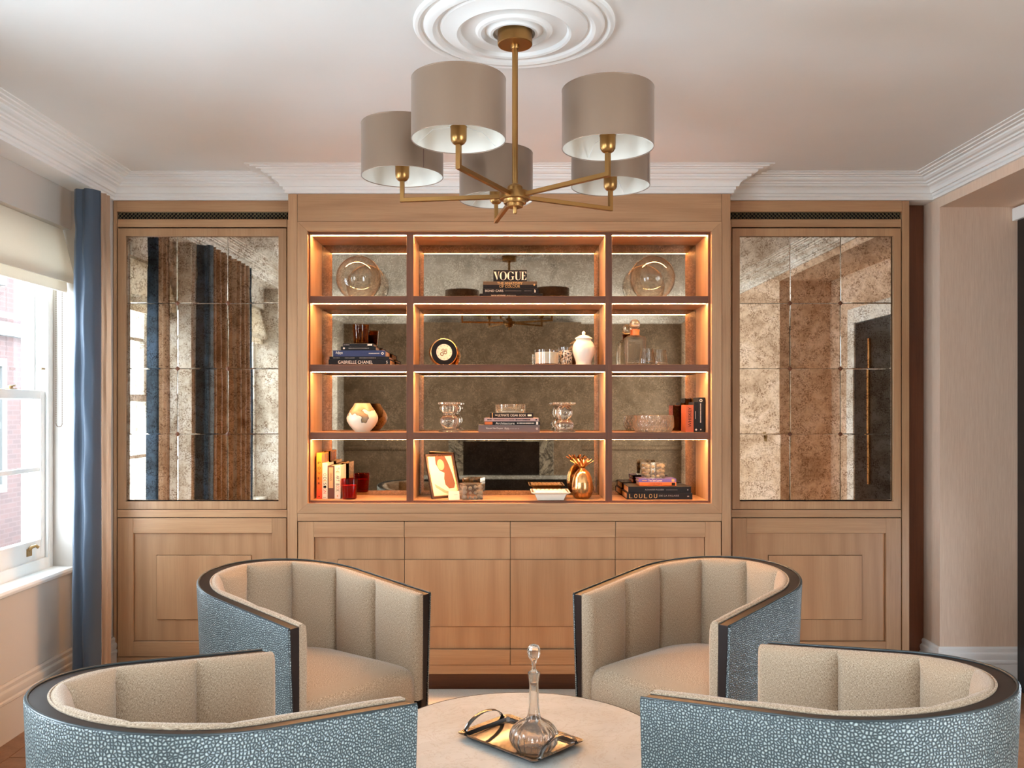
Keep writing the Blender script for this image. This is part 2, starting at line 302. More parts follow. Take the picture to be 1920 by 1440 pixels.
def sweep(path, prof, closed=False):                 # profile (offset to the right of travel, z) swept with mitres
    n = len(path); rows = []
    P = [Vector((p[0], p[1])) for p in path]
    for i in range(n):
        d1 = (P[i] - P[i - 1]).normalized() if (closed or i > 0) else None; d2 = (P[(i + 1) % n] - P[i]).normalized() if (closed or i < n - 1) else None
        d1 = d1 or d2; d2 = d2 or d1
        n1 = Vector((d1.y, -d1.x)); n2 = Vector((d2.y, -d2.x)); mv = (n1 + n2) / (1 + n1.dot(n2))
        rows.append([(P[i].x + mv.x * q, P[i].y + mv.y * q, z) for q, z in prof])
    m = MB(); k = len(prof); o = 0
    m.v = [Vector(p) for r in rows for p in r]
    for i in range(n if closed else n - 1):
        j = (i + 1) % n
        for a in range(k): b = (a + 1) % k; m.f.append((i * k + a, i * k + b, j * k + b, j * k + a))
    if not closed: m.f.append(tuple(range(k))); m.f.append(tuple((n - 1) * k + a for a in range(k)))
    return m
FONT_CACHE = {}
def text(s, parent, mat, x0, x1, z0, z1, y, turn=0, name='lettering', fit=True):
    """flat lettering on a surface facing -Y, filling the box x0..x1, z0..z1; turn=1 reads downwards, -1 upwards"""
    if s not in FONT_CACHE:
        cu = bpy.data.curves.new('lettering', 'FONT'); cu.body = s; cu.extrude = 0; cu.resolution_u = 3
        ob = bpy.data.objects.new('lettering', cu); me = bpy.data.meshes.new_from_object(ob)
        FONT_CACHE[s] = ([tuple(q.co) for q in me.vertices], [tuple(p.vertices) for p in me.polygons])
        bpy.data.objects.remove(ob); bpy.data.curves.remove(cu); bpy.data.meshes.remove(me)
    vs, fs = FONT_CACHE[s]
    ax, bx_ = min(q[0] for q in vs), max(q[0] for q in vs); az, bz = min(q[1] for q in vs), max(q[1] for q in vs)
    out = []
    for q in vs:
        u = (q[0] - ax) / (bx_ - ax); t_ = (q[1] - az) / (bz - az)
        if turn == 1: u, t_ = t_, 1 - u
        elif turn == -1: u, t_ = 1 - t_, u
        out.append((x0 + u * (x1 - x0), y, z0 + t_ * (z1 - z0)))
    m = MB(); m.add(out, fs); return m.build(name, mat, parent, recalc=False)
def dashes(parent, mat, x0, x1, z, h, y, n):          # illegible fine print
    m = MB(); st = (x1 - x0) / n
    for i in range(n):
        m.box(x0 + i * st, x0 + i * st + st * random.uniform(0.55, 0.85), y - 0.0002, y, z - h / 2, z + h / 2)
    return m.build('fine_print', mat, parent)

# ------------------------------------------------------------------ room shell
XL, XA, XR, H = -2.05, -2.17, 2.24, 2.636
XF, XO = -2.26, -2.42                                # room face of the sash frames, outside face of the left wall
YB, YR = 4.74, -1.62                                 # wall behind the joinery, wall behind the viewer
ZS, ZH = 0.652, 2.335                                # window sill and head
struct(box('floor', 'gap_dark', None, -2.45, 3.1, YR - 0.1, YB + 0.1, -0.08, -0.012, 0))
struct(box('ceiling', 'ceiling_paint', None, -2.45, 3.1, YR - 0.1, YB + 0.1, H, H + 0.1, 0))
struct(box('wall_front', 'wall_left_paint', None, -2.4, 2.75, YB, YB + 0.1, -0.01, H, 0))
m = MB(); ys = sorted([YR] + [v for ab in WINDOWS for v in ab] + [YB]); 
for i in range(0, len(ys), 2): m.box(XO, XL, ys[i], ys[i + 1], -0.01, H)
for (a, b) in WINDOWS:
    m.box(XO, XA, a, b, -0.01, ZS - 0.03); m.box(XO, XA, a, b, ZH, H)
struct(m.build('wall_left', 'wall_left_paint'))
m = MB()
YA, YN, XD = 4.43, 2.0, 2.655                        # far and near side of the opening in the right wall, its back plane
m.box(XR, XD + 0.1, YA, YB, -0.01, H); m.box(XR, XR + 0.2, YR, ADDED_WIN_R[0], -0.01, H); m.box(XR, XR + 0.2, ADDED_WIN_R[1], YN - 0.1, -0.01, H); m.box(XR, XD + 0.1, YN - 0.1, YN, -0.01, H); m.box(XR, XR + 0.2, ADDED_WIN_R[0], ADDED_WIN_R[1], -0.01, 0.09); m.box(XR, XR + 0.2, ADDED_WIN_R[0], ADDED_WIN_R[1], ZH, H); m.box(XR, XD, YN, YA, 2.479, H); m.box(XD, XD + 0.1, YN, ADDED_GLAZED[0], -0.01, H); m.box(XD, XD + 0.1, ADDED_GLAZED[1], YA, -0.01, H); m.box(XD, XD + 0.1, ADDED_GLAZED[0], ADDED_GLAZED[1], 2.25, H)
struct(m.build('wall_right', 'wall_right_paper'))
wr = struct(box('wall_rear', 'wall_rear_paint', None, -2.36, 2.75, YR - 0.1, YR, -0.01, H, 0))
# floor boards laid along the room, in view left of the rug
for i in range(6):
    for j in range(7):
        y0 = -1.4 + j * 0.9 - (0.45 if i % 2 else 0)
        if y0 + 0.896 > YB: continue
        bd = box('plank', 'plank_wood', bpy.data.objects['floor'], -2.168 + i * 0.12, -2.168 + i * 0.12 + 0.1175, y0, y0 + 0.896, -0.012, 0.0, 0.001, 1)
box('floor_field', 'plank_wood', bpy.data.objects['floor'], -1.446, 2.7, YR, YB, -0.012, -0.001, 0)

# cornice running round the room, breaking forward over the bookcase
CP = [(p_, H - d_) for p_, d_ in [(0, 0.108), (0.014, 0.108), (0.014, 0.095), (0.022, 0.091), (0.022, 0.079), (0.035, 0.079), (0.036, 0.071), (0.040, 0.062), (0.050, 0.053), (0.066, 0.048), (0.066, 0.039), (0.081, 0.039), (0.083, 0.031), (0.098, 0.029), (0.108, 0.022),
      (0.108, 0.014), (0.127, 0.014), (0.128, 0.009), (0.150, 0.009), (0.152, 0.004), (0.172, 0.004), (0.172, 0), (-0.119, 0), (-0.119, 0.108)]]
BX0, BX1, DB, DS = -1.0975, 1.1407, 4.35, 4.49
path = [(XL, YR), (XL, DS), (BX0, DS), (BX0, DB), (BX1, DB), (BX1, DS), (XR, DS), (XR, YR)]
struct(sweep(path, CP, True).build('trim_1', 'cornice_paint', smooth=22))
# skirting boards
def skirt(h): return [(0, 0), (0.022, 0), (0.022, h - 0.085), (0.026, h - 0.080), (0.026, h - 0.070), (0.020, h - 0.064), (0.024, h - 0.045), (0.022, h - 0.034), (0.012, h - 0.026), (0.014, h - 0.010), (0.008, h), (0, h)]
lp = [(XL, YR)]
for (a, b) in WINDOWS[::-1]: lp += [(XL, a), (XA, a), (XA, b), (XL, b)]
lp += [(XL, DS)]
struct(sweep(lp, skirt(0.25)).build('baseboard_left', 'wall_left_paint', smooth=30))
struct(sweep([(XR, 4.6), (XR, YA), (XD, YA)], skirt(0.215)).build('baseboard_right', 'cornice_paint', smooth=30))
# ceiling rose
rp = []
R0 = 0.314
for (r, d) in [(1.0, 0), (1.0, 0.006), (0.985, 0.012), (0.955, 0.014), (0.93, 0.010), (0.925, 0.006), (0.90, 0.006), (0.885, 0.013), (0.85, 0.020), (0.81, 0.022), (0.775, 0.017), (0.76, 0.010), (0.735, 0.009), (0.72, 0.014), (0.66, 0.018), (0.60, 0.026), (0.57, 0.030), (0.545, 0.027), (0.53, 0.016), (0.44, 0.012), (0.385, 0.016),
               (0.36, 0.024), (0.33, 0.026), (0.305, 0.020), (0.29, 0.014), (0.26, 0.018), (0.235, 0.026), (0.21, 0.026), (0.195, 0.018), (0.0, 0.018)]: rp.append((r * R0, H - d))
CHX, CHY = 0.028, 2.69
rose = MB().lathe(rp, (CHX, CHY, 0), 96).build('ceiling_rose', 'cornice_paint', smooth=28)
tag(rose, 'round white plaster ceiling rose with concentric rings above the chandelier', 'ceiling rose')
# rug
box_ = box('rug', 'rug_wool', None, -1.72, 1.95, 0.3, 4.385, 0.0005, 0.012, 0.004)
tag(box_, 'pale beige wool rug under the round table and armchairs', 'rug')

# ------------------------------------------------------------------ sash windows
def sash_window(idx, a, b):
    wn = bpy.data.objects.new('window_%d' % idx, None); C.objects.link(wn); wn.location = (-2.320, (a + b) / 2, ZS); wn['o'] = list(wn.location); struct(wn)
    e = 0.038
    m = MB()
    for (y0, y1) in ((a, a + e), (b - e, b)): m.box(-2.390, -2.260, y0, y1, ZS, ZH)
    m.box(-2.390, -2.260, a + e, b - e, ZH - 0.05, ZH); m.box(-2.390, -2.260, a + e, b - e, ZS, ZS + 0.055)
    for (y0, y1) in ((a + e, a + e + 0.010), (b - e - 0.010, b - e)): m.box(-2.274, -2.260, y0, y1, ZS, ZH); m.box(-2.324, -2.318, y0, y1, ZS, ZH)
    m.build('window_frame', 'white_paint', wn, bevel=0.002)
    st = MB().prism([(-2.260, ZS - 0.03), (XA + 0.004, ZS - 0.03), (XA + 0.014, ZS - 0.026), (XA + 0.02, ZS - 0.012), (XA + 0.014, ZS), (-2.260, ZS + 0.002)], 'y', a + 0.001, b - 0.001)
    st.build('window_sill', 'white_paint', wn, bevel=0.002)
    for nm, x0, x1, z0, z1, bot, top in (('lower_sash', -2.316, -2.276, ZS + 0.055, 1.529, 0.095, 0.042), ('upper_sash', -2.366, -2.326, 1.487, ZH - 0.05, 0.042, 0.055)):
        y0, y1 = a + e + 0.001, b - e - 0.001; s = 0.046
        m = MB(); m.box(x0, x1, y0, y0 + s, z0, z1); m.box(x0, x1, y1 - s, y1, z0, z1); m.box(x0, x1, y0 + s, y1 - s, z0, z0 + bot); m.box(x0, x1, y0 + s, y1 - s, z1 - top, z1)
        so = m.build(nm, 'white_paint', wn, bevel=0.003)
        zm, ym = (z0 + bot + z1 - top) / 2, (y0 + y1) / 2
        MB().box(x0 + 0.006, x1 - 0.004, y0 + s, y1 - s, zm - 0.011, zm + 0.011).build('glazing_bar', 'white_paint', so, bevel=0.003)
        MB().box(x0 + 0.006, x1 - 0.004, ym - 0.011, ym + 0.011, z0 + bot, z1 - top).build('glazing_bar', 'white_paint', so, bevel=0.003)
        for (ya, yb) in ((y0 + s, ym - 0.011), (ym + 0.011, y1 - s)):
            for (za, zb) in ((z0 + bot, zm - 0.011), (zm + 0.011, z1 - top)):
                MB().add([((x0 + x1) / 2, ya, za), ((x0 + x1) / 2, yb, za), ((x0 + x1) / 2, yb, zb), ((x0 + x1) / 2, ya, zb)], [(0, 1, 2, 3)]).build('pane', 'window_glass', so, recalc=False)
        if nm == 'lower_sash':
            yf = 3.99 if idx == 1 else ym
            m = MB(); m.box(-2.310, -2.280, yf - 0.03, yf + 0.03, z1, z1 + 0.006); m.lathe([(0.011, 0), (0.011, 0.012), (0.005, 0.016)], (-2.295, yf, z1 + 0.006), 12); m.tube([(-2.295, yf, z1 + 0.014), (-2.300, yf + 0.02, z1 + 0.017), (-2.296, yf + 0.038, z1 + 0.02)], 0.005, 6)
            m.build('sash_fastener', 'socket_brass', so, smooth=40)
            yl = 4.11 if idx == 1 else ym; zl = z0 + 0.05
            m = MB(); m.box(x1, x1 + 0.003, yl - 0.022, yl + 0.022, zl - 0.022, zl + 0.014); m.tube([(x1 + 0.003, yl - 0.005, zl + 0.008), (x1 + 0.012, yl + 0.004, zl + 0.022), (x1 + 0.026, yl + 0.014, zl + 0.026), (x1 + 0.034, yl + 0.022, zl + 0.016)], [0.010, 0.009, 0.008, 0.007], 8)
            m.build('sash_lift', 'socket_brass', so, smooth=40)
    if idx == 1:
        m = MB().tube([(-2.272, 4.205, 1.637), (-2.272, 4.24, 1.637)], 0.006, 8); m.build('sash_stop', 'socket_brass', wn, smooth=40)
    return wn
for i, (a, b) in enumerate(WINDOWS): sash_window(i + 1, a, b)

def roman_blind(a, b, label, chain):
    prof = [(-2.220, ZH - 0.004), (-2.202, ZH - 0.004), (-2.188, ZH - 0.06), (-2.166, ZH - 0.15), (-2.148, ZH - 0.225), (-2.142, ZH - 0.252), (-2.148, ZH - 0.274), (-2.162, ZH - 0.272), (-2.170, ZH - 0.240), (-2.182, ZH - 0.270), (-2.178, ZH - 0.306), (-2.182, ZH - 0.316), (-2.194, ZH - 0.316), (-2.200, ZH - 0.300), (-2.216, ZH - 0.16)]
    r = thing('roman_blind', label, 'blind', (-2.180, (a + b) / 2, ZH - 0.316))
    MB().prism(prof, 'y', a + 0.012, b - 0.02).build('blind_fabric', 'blind_linen', r, smooth=50)
    if chain:
        m = MB(); pts = []
        x0, y0, zb, zt = -2.200, 4.255, 1.366, 2.04
        n = 74
        for i in range(n): pts.append((x0 - 0.022, y0, zt - (zt - zb) * i / n)); 
        for i in range(9): an = PI * i / 8; pts.append((x0 - 0.007 - 0.015 * math.cos(an), y0, zb - 0.015 * math.sin(an)))
        for i in range(n): pts.append((x0 + 0.008, y0, zb + (zt - zb) * i / n))
        for p in pts: m.lathe([(0, -0.0028), (0.0028, 0), (0, 0.0028)], p, 5)
        m.tube(pts, 0.0008, 4)
        m.build('pull_chain', 'dark_brass', r)
    return r
roman_blind(3.38, 4.30, 'cream roman blind half folded up in the window beside the blue curtain', True)
for (a, b) in WINDOWS[1:2]: roman_blind(a, b, 'cream roman blind of the nearer window, reflected in the left mirrored door', False)

# ------------------------------------------------------------------ curtains
def curtain(label, pts_blue, pts_taupe, z0=0.006, z1=2.53, pinch=0.93):
    """hanging sheet following plan polylines; gathers a little under the heading"""
    allp = pts_blue + pts_taupe
    cx = sum(p[0] for p in allp) / len(allp); cy = sum(p[1] for p in allp) / len(allp)
    r = thing('curtain', label, 'curtain', (cx, cy, z0))
    def smoothp(pts, n):
        out = []
        for i in range(n + 1):
            u = i / n * (len(pts) - 1); k = min(int(u), len(pts) - 2); f = u - k
            p = [Vector(pts[max(0, min(len(pts) - 1, k + d))]) for d in (-1, 0, 1, 2)]
            out.append(0.5 * ((2 * p[1]) + (p[2] - p[0]) * f + (2 * p[0] - 5 * p[1] + 4 * p[2] - p[3]) * f * f + (3 * p[1] - p[0] - 3 * p[2] + p[3]) * f ** 3))
        return out
    for nm, pts, mat, n in (('border_drop', pts_blue, 'blue_satin', 40), ('face_drop', pts_taupe, 'taupe_satin', 8 * len(pts_taupe))):
        base = smoothp([(p[0], p[1]) for p in pts], n); rows = []; nz = 90
        for j in range(nz + 1):
            v = j / nz; z = z0 + (z1 - z0) * v
            s = 1 - (1 - pinch) * max(0, (v - 0.55) / 0.45) ** 1.5
            if v > 0.9: s -= 0.05 * math.sin(min(1, (v - 0.9) / 0.05) * PI) if v < 0.95 else 0
            row = []
            for i, p in enumerate(base):
                u = i / n
                wv = 0.006 * math.sin(u * 11 + 1.7 * math.sin(z * 2.1)) * (0.5 + 0.5 * math.sin(z * 3.3 + u * 4)) + 0.0035 * math.sin(z * 17 + u * 8) * math.sin(u * PI)
                row.append((cx + (p.x - cx) * s, cy + (p.y - cy) * s + wv, z))
            rows.append(row)
        MB().grid(rows).build(nm, mat, r, smooth=60, recalc=False)
    return r
curtain('blue and taupe curtain hanging between the sash window and the joinery',
        [(-2.040, 4.115), (-2.046, 4.07), (-2.02, 4.03), (-1.993, 4.045), (-1.972, 4.03), (-1.942, 4.045), (-1.918, 4.085)],
        [(-1.918, 4.085), (-1.932, 4.12), (-1.914, 4.135), (-1.93, 4.165), (-1.918, 4.185), (-1.932, 4.21)], z1=2.475)
def pleats(y0, y1, n, x=-1.975, a=0.035): return [(x + (a if k % 2 else -a), y0 + (y1 - y0) * k / n) for k in range(n + 1)]
curtain('taupe curtain nearest the sash window, seen in the left mirrored door', [(-2.04, 3.33), (-2.0, 3.28), (-1.96, 3.31), (-1.94, 3.27)], pleats(3.27, 2.88, 7))
curtain('taupe curtain with blue edge beside the nearer window, seen in the left mirrored door', [(-2.04, 2.36), (-2.0, 2.40), (-1.96, 2.37), (-1.94, 2.41)], pleats(2.41, 2.80, 7))

# ------------------------------------------------------------------ side cabinets with mirrored doors
TZ = [Z(p, DS) for p in (442.8, 568, 691, 814, 938.5)]
def side_cabinet(label, px_l, px_r, sx0, sx1, stile, mcols, rec, inner):
    """px_l..px_r door edges; sx0..sx1 carcass in metres; stile = (x0, x1) of the end stile"""
    xl, xr = X(px_l, DS), X(px_r, DS)
    r = thing('cabinet', label, 'cabinet', ((sx0 + sx1) / 2, DS + 0.12, 0))
    top = H - 0.108
    box('carcass', 'gap_dark', r, sx0 + 0.004, sx1 - 0.004, DS + 0.024, YB - 0.004, 0.004, top, 0)
    box('plinth', 'walnut_level', r, sx0 + 0.002, sx1 - 0.002, DS + 0.02, DS + 0.0235, 0.0, 0.098)
    box('end_stile', 'oak_upright', r, stile[0], stile[1], DS, DS + 0.0235, 0.098, top - 0.001)
    m = 0.0012
    if sx0 < 0: a, b = stile[1] + m, sx1
    else: a, b = sx0, stile[0] - m
    if sx0 < 0: box('stile', 'oak_upright', r, xr + m, sx1, DS, DS + 0.0235, 0.098, Z(412, DS))
    else: box('stile', 'oak_upright', r, sx0, xl - m, DS, DS + 0.0235, 0.098, Z(412, DS))
    box('top_rail', 'oak_level', r, a, b, DS, DS + 0.0235, Z(396.8, DS), top - 0.001)
    zv0, zv1 = Z(411, DS), Z(396.8, DS)
    box('vent_rail', 'oak_level', r, xl, xr, DS, DS + 0.0235, Z(425.6, DS), zv0)
    # vent grille: diagonal lattice crossed by small rings, sunk behind the rails
    g = MB(); h = zv1 - zv0; n = int((xr - xl) / h * 1.0); st = (xr - xl) / n; yv = DS + 0.012
    for i in range(n):
        x0 = xl + i * st
        for (p, q) in (((x0, zv0), (x0 + st, zv1)), ((x0 + st, zv0), (x0, zv1)), ((x0 + st / 2, zv0), (x0 + st, (zv0 + zv1) / 2)), ((x0 + st / 2, zv0), (x0, (zv0 + zv1) / 2)), ((x0 + st / 2, zv1), (x0 + st, (zv0 + zv1) / 2)), ((x0 + st / 2, zv1), (x0, (zv0 + zv1) / 2))):
            g.tube([(p[0], yv, p[1]), (q[0], yv, q[1])], 0.0017, 4)
    g.tube([(xl, yv, zv0 + 0.001), (xr, yv, zv0 + 0.001)], 0.0016, 4); g.tube([(xl, yv, zv1 - 0.001), (xr, yv, zv1 - 0.001)], 0.0016, 4)
    g.build('vent_grille', 'grille_metal', r)
    gp = 0.0025
    # mirrored door
    za, zb = Z(955.5, DS), Z(427.2, DS)
    mw, mh = (X(mcols[0], DS) - xl), zb - TZ[0]
    d = MB().ring(xl + gp, xr - gp, za + gp, zb - gp, mw - gp, mh - gp, DS - 0.002, DS + 0.020).build('mirrored_door', 'oak_upright', r, bevel=0.0012, seg=1)
    xs = [X(c, DS) for c in mcols]
    for i in range(3):
        for j in range(4):
            x0, x1, z1, z0 = xs[i], xs[i + 1], TZ[j], TZ[j + 1]; e = 0.0007; bv = 0.0035; yb = DS + 0.012
            mm = MB(); tl = random.uniform(-0.0002, 0.0002); tz = random.uniform(-0.0002, 0.0002)
            o4 = [(x0 + e, yb, z0 + e), (x1 - e, yb, z0 + e), (x1 - e, yb, z1 - e), (x0 + e, yb, z1 - e)]
            i4 = [(x0 + bv, yb - 0.0005 + tl, z0 + bv), (x1 - bv, yb - 0.0005 - tl, z0 + bv), (x1 - bv, yb - 0.0005 - tl + tz, z1 - bv), (x0 + bv, yb - 0.0005 + tl + tz, z1 - bv)]
            bk = [(p[0], yb + 0.004, p[2]) for p in o4]
            mm.add(o4 + i4 + bk, [(4, 5, 6, 7), (0, 1, 5, 4), (1, 2, 6, 5), (2, 3, 7, 6), (3, 0, 4, 7), (8, 11, 10, 9), (0, 8, 9, 1), (1, 9, 10, 2), (2, 10, 11, 3), (3, 11, 8, 0)])
            mm.build('mirror_tile', 'antique_mirror', d)
    for i in (1, 2):
        for j in (1, 2, 3):
            q = 0.0135; mm = MB(); x, z = xs[i], TZ[j]; yb = DS + 0.0105
            mm.add([(x - q, yb, z), (x, yb, z - q), (x + q, yb, z), (x, yb, z + q), (x, yb - 0.006, z)], [(0, 1, 4), (1, 2, 4), (2, 3, 4), (3, 0, 4), (3, 2, 1, 0)]); mm.build('diamond_stud', 'walnut_upright', d)
    box('middle_rail', 'oak_level', r, xl, xr, DS - 0.001, DS + 0.0235, Z(970.5, DS) + 0.001, za - 0.001)
    # lower panelled door
    z1, z0 = Z(970.5, DS), Z(1232, DS)
    rx0, rx1, rz1, rz0 = X(rec[0], DS), X(rec[1], DS), Z(999.5, DS), Z(1203, DS)
    d = MB(); o4 = (xl + gp, xr - gp, z0 + gp, z1 - gp)
    d = d.box(rx0 - 0.01, rx1 + 0.01, DS + 0.0202, DS + 0.0225, rz0 - 0.01, rz1 + 0.01).build('lower_door', 'oak_panel', r)
    jx0, jx1, jz0, jz1 = X(inner[0], DS), X(inner[1], DS), Z(1162, DS), Z(1042, DS); gv = 0.0026
    fo = [(rx0 + gv, rz0 + gv), (rx1 - gv, rz0 + gv), (rx1 - gv, rz1 - gv), (rx0 + gv, rz1 - gv)]; fi = [(jx0 - gv, jz0 - gv), (jx1 + gv, jz0 - gv), (jx1 + gv, jz1 + gv), (jx0 - gv, jz1 + gv)]; fm = MB()
    for k in range(4): fm.prism([fo[k], fo[(k + 1) % 4], fi[(k + 1) % 4], fi[k]], 'y', DS + 0.011, DS + 0.020)
    fm.build('panel_field', 'oak_panel', d)
    for xa_, xb_ in ((o4[0], rx0), (rx1, o4[1])): MB().box(xa_, xb_, DS - 0.003, DS + 0.020, o4[2], o4[3]).build('door_stile', 'oak_upright', d, bevel=0.0012, seg=1)
    MB().box(rx0 + 0.0005, rx1 - 0.0005, DS - 0.003, DS + 0.020, rz1, o4[3]).build('door_rail', 'oak_level', d, bevel=0.0012, seg=1)
    MB().box(rx0 + 0.0005, rx1 - 0.0005, DS - 0.003, DS + 0.020, o4[2], rz0).build('door_rail', 'oak_level', d, bevel=0.0012, seg=1)
    MB().box(jx0, jx1, DS + 0.005, DS + 0.020, jz0, jz1).build('raised_panel', 'oak_panel', d, bevel=0.0012)
    box('base_rail', 'oak_level', r, a, b, DS, DS + 0.0235, 0.099, z0 - 0.001)
    return r
xls, xrs = X(202, DS), X(1705, DS)
side_cabinet('oak cabinet with antique mirrored door left of the shelves, beside the curtain', 220, 538, XL + 0.004, BX0 - 0.0015, (XL + 0.004, X(218.5, DS)), (235.7, 331.2, 426, 522), (250, 510.6), (293, 470))
side_cabinet('oak cabinet with antique mirrored door right of the shelves, by the pale wall', 1372, 1690, BX1 + 0.0015, xrs, (X(1691.5, DS), xrs), (1387, 1482.6, 1577.4, 1673), (1399.5, 1661), (1442, 1617))
fl = box('filler_panel', 'walnut_upright', None, xrs + 0.002, XR - 0.002, 4.596, 4.62, 0.004, H - 0.108)
tag(fl, 'narrow dark wood filler strip between right mirrored cabinet and pale wall', 'panel')

# ------------------------------------------------------------------ central bookcase
DF, DM = 4.372, 4.65                                   # front of the shelves, face of the mirror backs
bc = thing('bookcase', 'oak bookcase with lit shelves and smoked mirror backs above four cupboard doors', 'bookcase', ((BX0 + BX1) / 2, 4.5, 0))
top = H - 0.108
box('side_panel', 'oak_upright', bc, BX0, BX0 + 0.018, DB + 0.024, YB - 0.004, 0.0, top - 0.001); box('side_panel', 'oak_upright', bc, BX1 - 0.018, BX1, DB + 0.024, YB - 0.004, 0.0, top - 0.001)
for a, b in ((BX0, X(557, DB)), (X(1353.5, DB), BX1)): box('outer_stile', 'oak_upright', bc, a, b, DB, DB + 0.0235, 0.098, top - 0.001)
ix0, ix1 = X(557.6, DB), X(1353, DB)
box('top_fascia', 'oak_level', bc, ix0, ix1, DB, DB + 0.0235, Z(415.3, DB), top - 0.001)
# mitred surround: four members
o = [(ix0, Z(962, DB)), (ix1, Z(962, DB)), (ix1, Z(415.8, DB)), (ix0, Z(415.8, DB))]
i4 = [(X(577, DB), Z(943.5, DB)), (X(1334, DB), Z(943.5, DB)), (X(1334, DB), Z(433.5, DB)), (X(577, DB), Z(433.5, DB))]
for k in range(4):
    j = (k + 1) % 4; MB().prism([o[k], o[j], i4[j], i4[k]], 'y', DB - 0.004, DB + 0.0235).build('surround', 'oak_level' if k % 2 == 0 else 'oak_upright', bc, bevel=0.001, seg=1)
box('middle_rail', 'oak_level', bc, ix0, ix1, DB, DB + 0.0235, Z(977.6, DB) + 0.001, Z(962.5, DB))
box('base_rail', 'oak_level', bc, ix0, ix1, DB, DB + 0.0235, 0.098, Z(1246.8, DB) - 0.001)
box('plinth', 'walnut_level', bc, BX0 + 0.002, BX1 - 0.002, DB + 0.055, DB + 0.075, 0.0, 0.0975)
box('cupboard_carcass', 'gap_dark', bc, BX0 + 0.02, BX1 - 0.02, DB + 0.0245, YB - 0.004, 0.099, Z(962, DB), 0)
box('back_board', 'gap_dark', bc, BX0 + 0.02, BX1 - 0.02, DM + 0.012, YB - 0.004, Z(962, DB) + 0.001, top - 0.002, 0)
# four doors sharing one panelled field
splits = [558.8, 758.2, 956.8, 1154, 1352]
zt, zb = Z(977.6, DB), Z(1246.8, DB); rz1, rz0 = Z(1007, DB), Z(1218, DB); qz1, qz0 = Z(1050, DB), Z(1175, DB)
for k in range(4):
    g = 0.0014; xa, xb = X(splits[k], DB) + g, X(splits[k + 1], DB) - g; ya, yb = DB - 0.003, DB + 0.022
    d = MB().box(xa, xb, DB + 0.0202, DB + 0.0225, zb + g, zt - g).build('cupboard_door', 'oak_panel', bc)
    pa, pb = (X(589, DB) if k == 0 else xa), (X(1322, DB) if k == 3 else xb)
    if k == 0: MB().box(xa, pa - 0.0006, ya, DB + 0.020, zb + g, zt - g).build('door_stile', 'oak_upright', d, bevel=0.001, seg=1)
    if k == 3: MB().box(pb + 0.0006, xb, ya, DB + 0.020, zb + g, zt - g).build('door_stile', 'oak_upright', d, bevel=0.001, seg=1)
    MB().box(pa, pb, ya, DB + 0.020, rz1, zt - g).build('door_rail', 'oak_level', d, bevel=0.001, seg=1)
    MB().box(pa, pb, ya, DB + 0.020, zb + g, rz0).build('door_rail', 'oak_level', d, bevel=0.001, seg=1)
    qa, qb = (X(633, DB) if k == 0 else xa), (X(1279, DB) if k == 3 else xb)
    gv = 0.0026; fa, fb = (pa + gv if k == 0 else xa), (pb - gv if k == 3 else xb)
    MB().box(fa, fb, DB + 0.011, DB + 0.020, qz1 + gv, rz1 - gv).build('panel_field', 'oak_panel', d); MB().box(fa, fb, DB + 0.011, DB + 0.020, rz0 + gv, qz0 - gv).build('panel_field', 'oak_panel', d)
    if k == 0: MB().box(fa, qa - gv, DB + 0.011, DB + 0.020, qz0 - gv, qz1 + gv).build('panel_field', 'oak_panel', d)
    if k == 3: MB().box(qb + gv, fb, DB + 0.011, DB + 0.020, qz0 - gv, qz1 + gv).build('panel_field', 'oak_panel', d)
    MB().box(qa, qb, DB + 0.005, DB + 0.020, qz0, qz1).build('raised_panel', 'oak_panel', d, bevel=0.0012)
# shelf grid
bx = [(X(581.8, DF), X(762.2, DF)), (X(775.2, DF), X(1135, DF)), (X(1147.6, DF), X(1327.6, DF))]
rows = [(Z(440, DF), Z(555, DF)), (Z(568.6, DF), Z(683.5, DF)), (Z(696.8, DF), Z(810.8, DF)), (Z(824.2, DF), Z(938.6, DF))]   # (ceiling, floor) of each row
FLOORZ = [r_[1] for r_ in rows]
zt_, zb_ = Z(433.5, DB) + 0.001, Z(943.5, DB) - 0.002
lining_l, lining_r = X(577, DB) - 0.004, X(1334, DB) + 0.004
def edged(name, x0, x1, z0, z1, lvl):
    s = box(name, 'oak_level' if lvl else 'oak_upright', bc, x0, x1, DF + 0.006, DM + 0.010, z0, z1, 0.0008, 1)
    MB().box(x0, x1, DF, DF + 0.0055, z0, z1).build('edge_band', 'walnut_level' if lvl else 'walnut_upright', s, bevel=0.0008, seg=1); return s
edged('lining', lining_l, bx[0][0], zb_, zt_, False); edged('lining', bx[2][1], lining_r, zb_, zt_, False)
edged('divider', bx[0][1], bx[1][0], zb_, zt_, False); edged('divider', bx[1][1], bx[2][0], zb_, zt_, False)
for (x0, x1) in bx:
    edged('top_board', x0, x1, rows[0][0], zt_, True)
    for k in range(3): edged('shelf', x0, x1, rows[k + 1][0], rows[k][1], True)
    edged('bottom_board', x0, x1, zb_, rows[3][1], True)
    for (zc_, zf_) in rows:
        MB().box(x0 + 0.001, x1 - 0.001, DM, DM + 0.006, zf_ + 0.001, zc_ - 0.001).build('mirror_back', 'smoked_mirror', bc, bevel=0.0)
        MB().box(x0 + 0.004, x1 - 0.004, DF + 0.021, DF + 0.028, zc_ - 0.0010, zc_ - 0.0002).build('light_strip', 'led_light', bc)

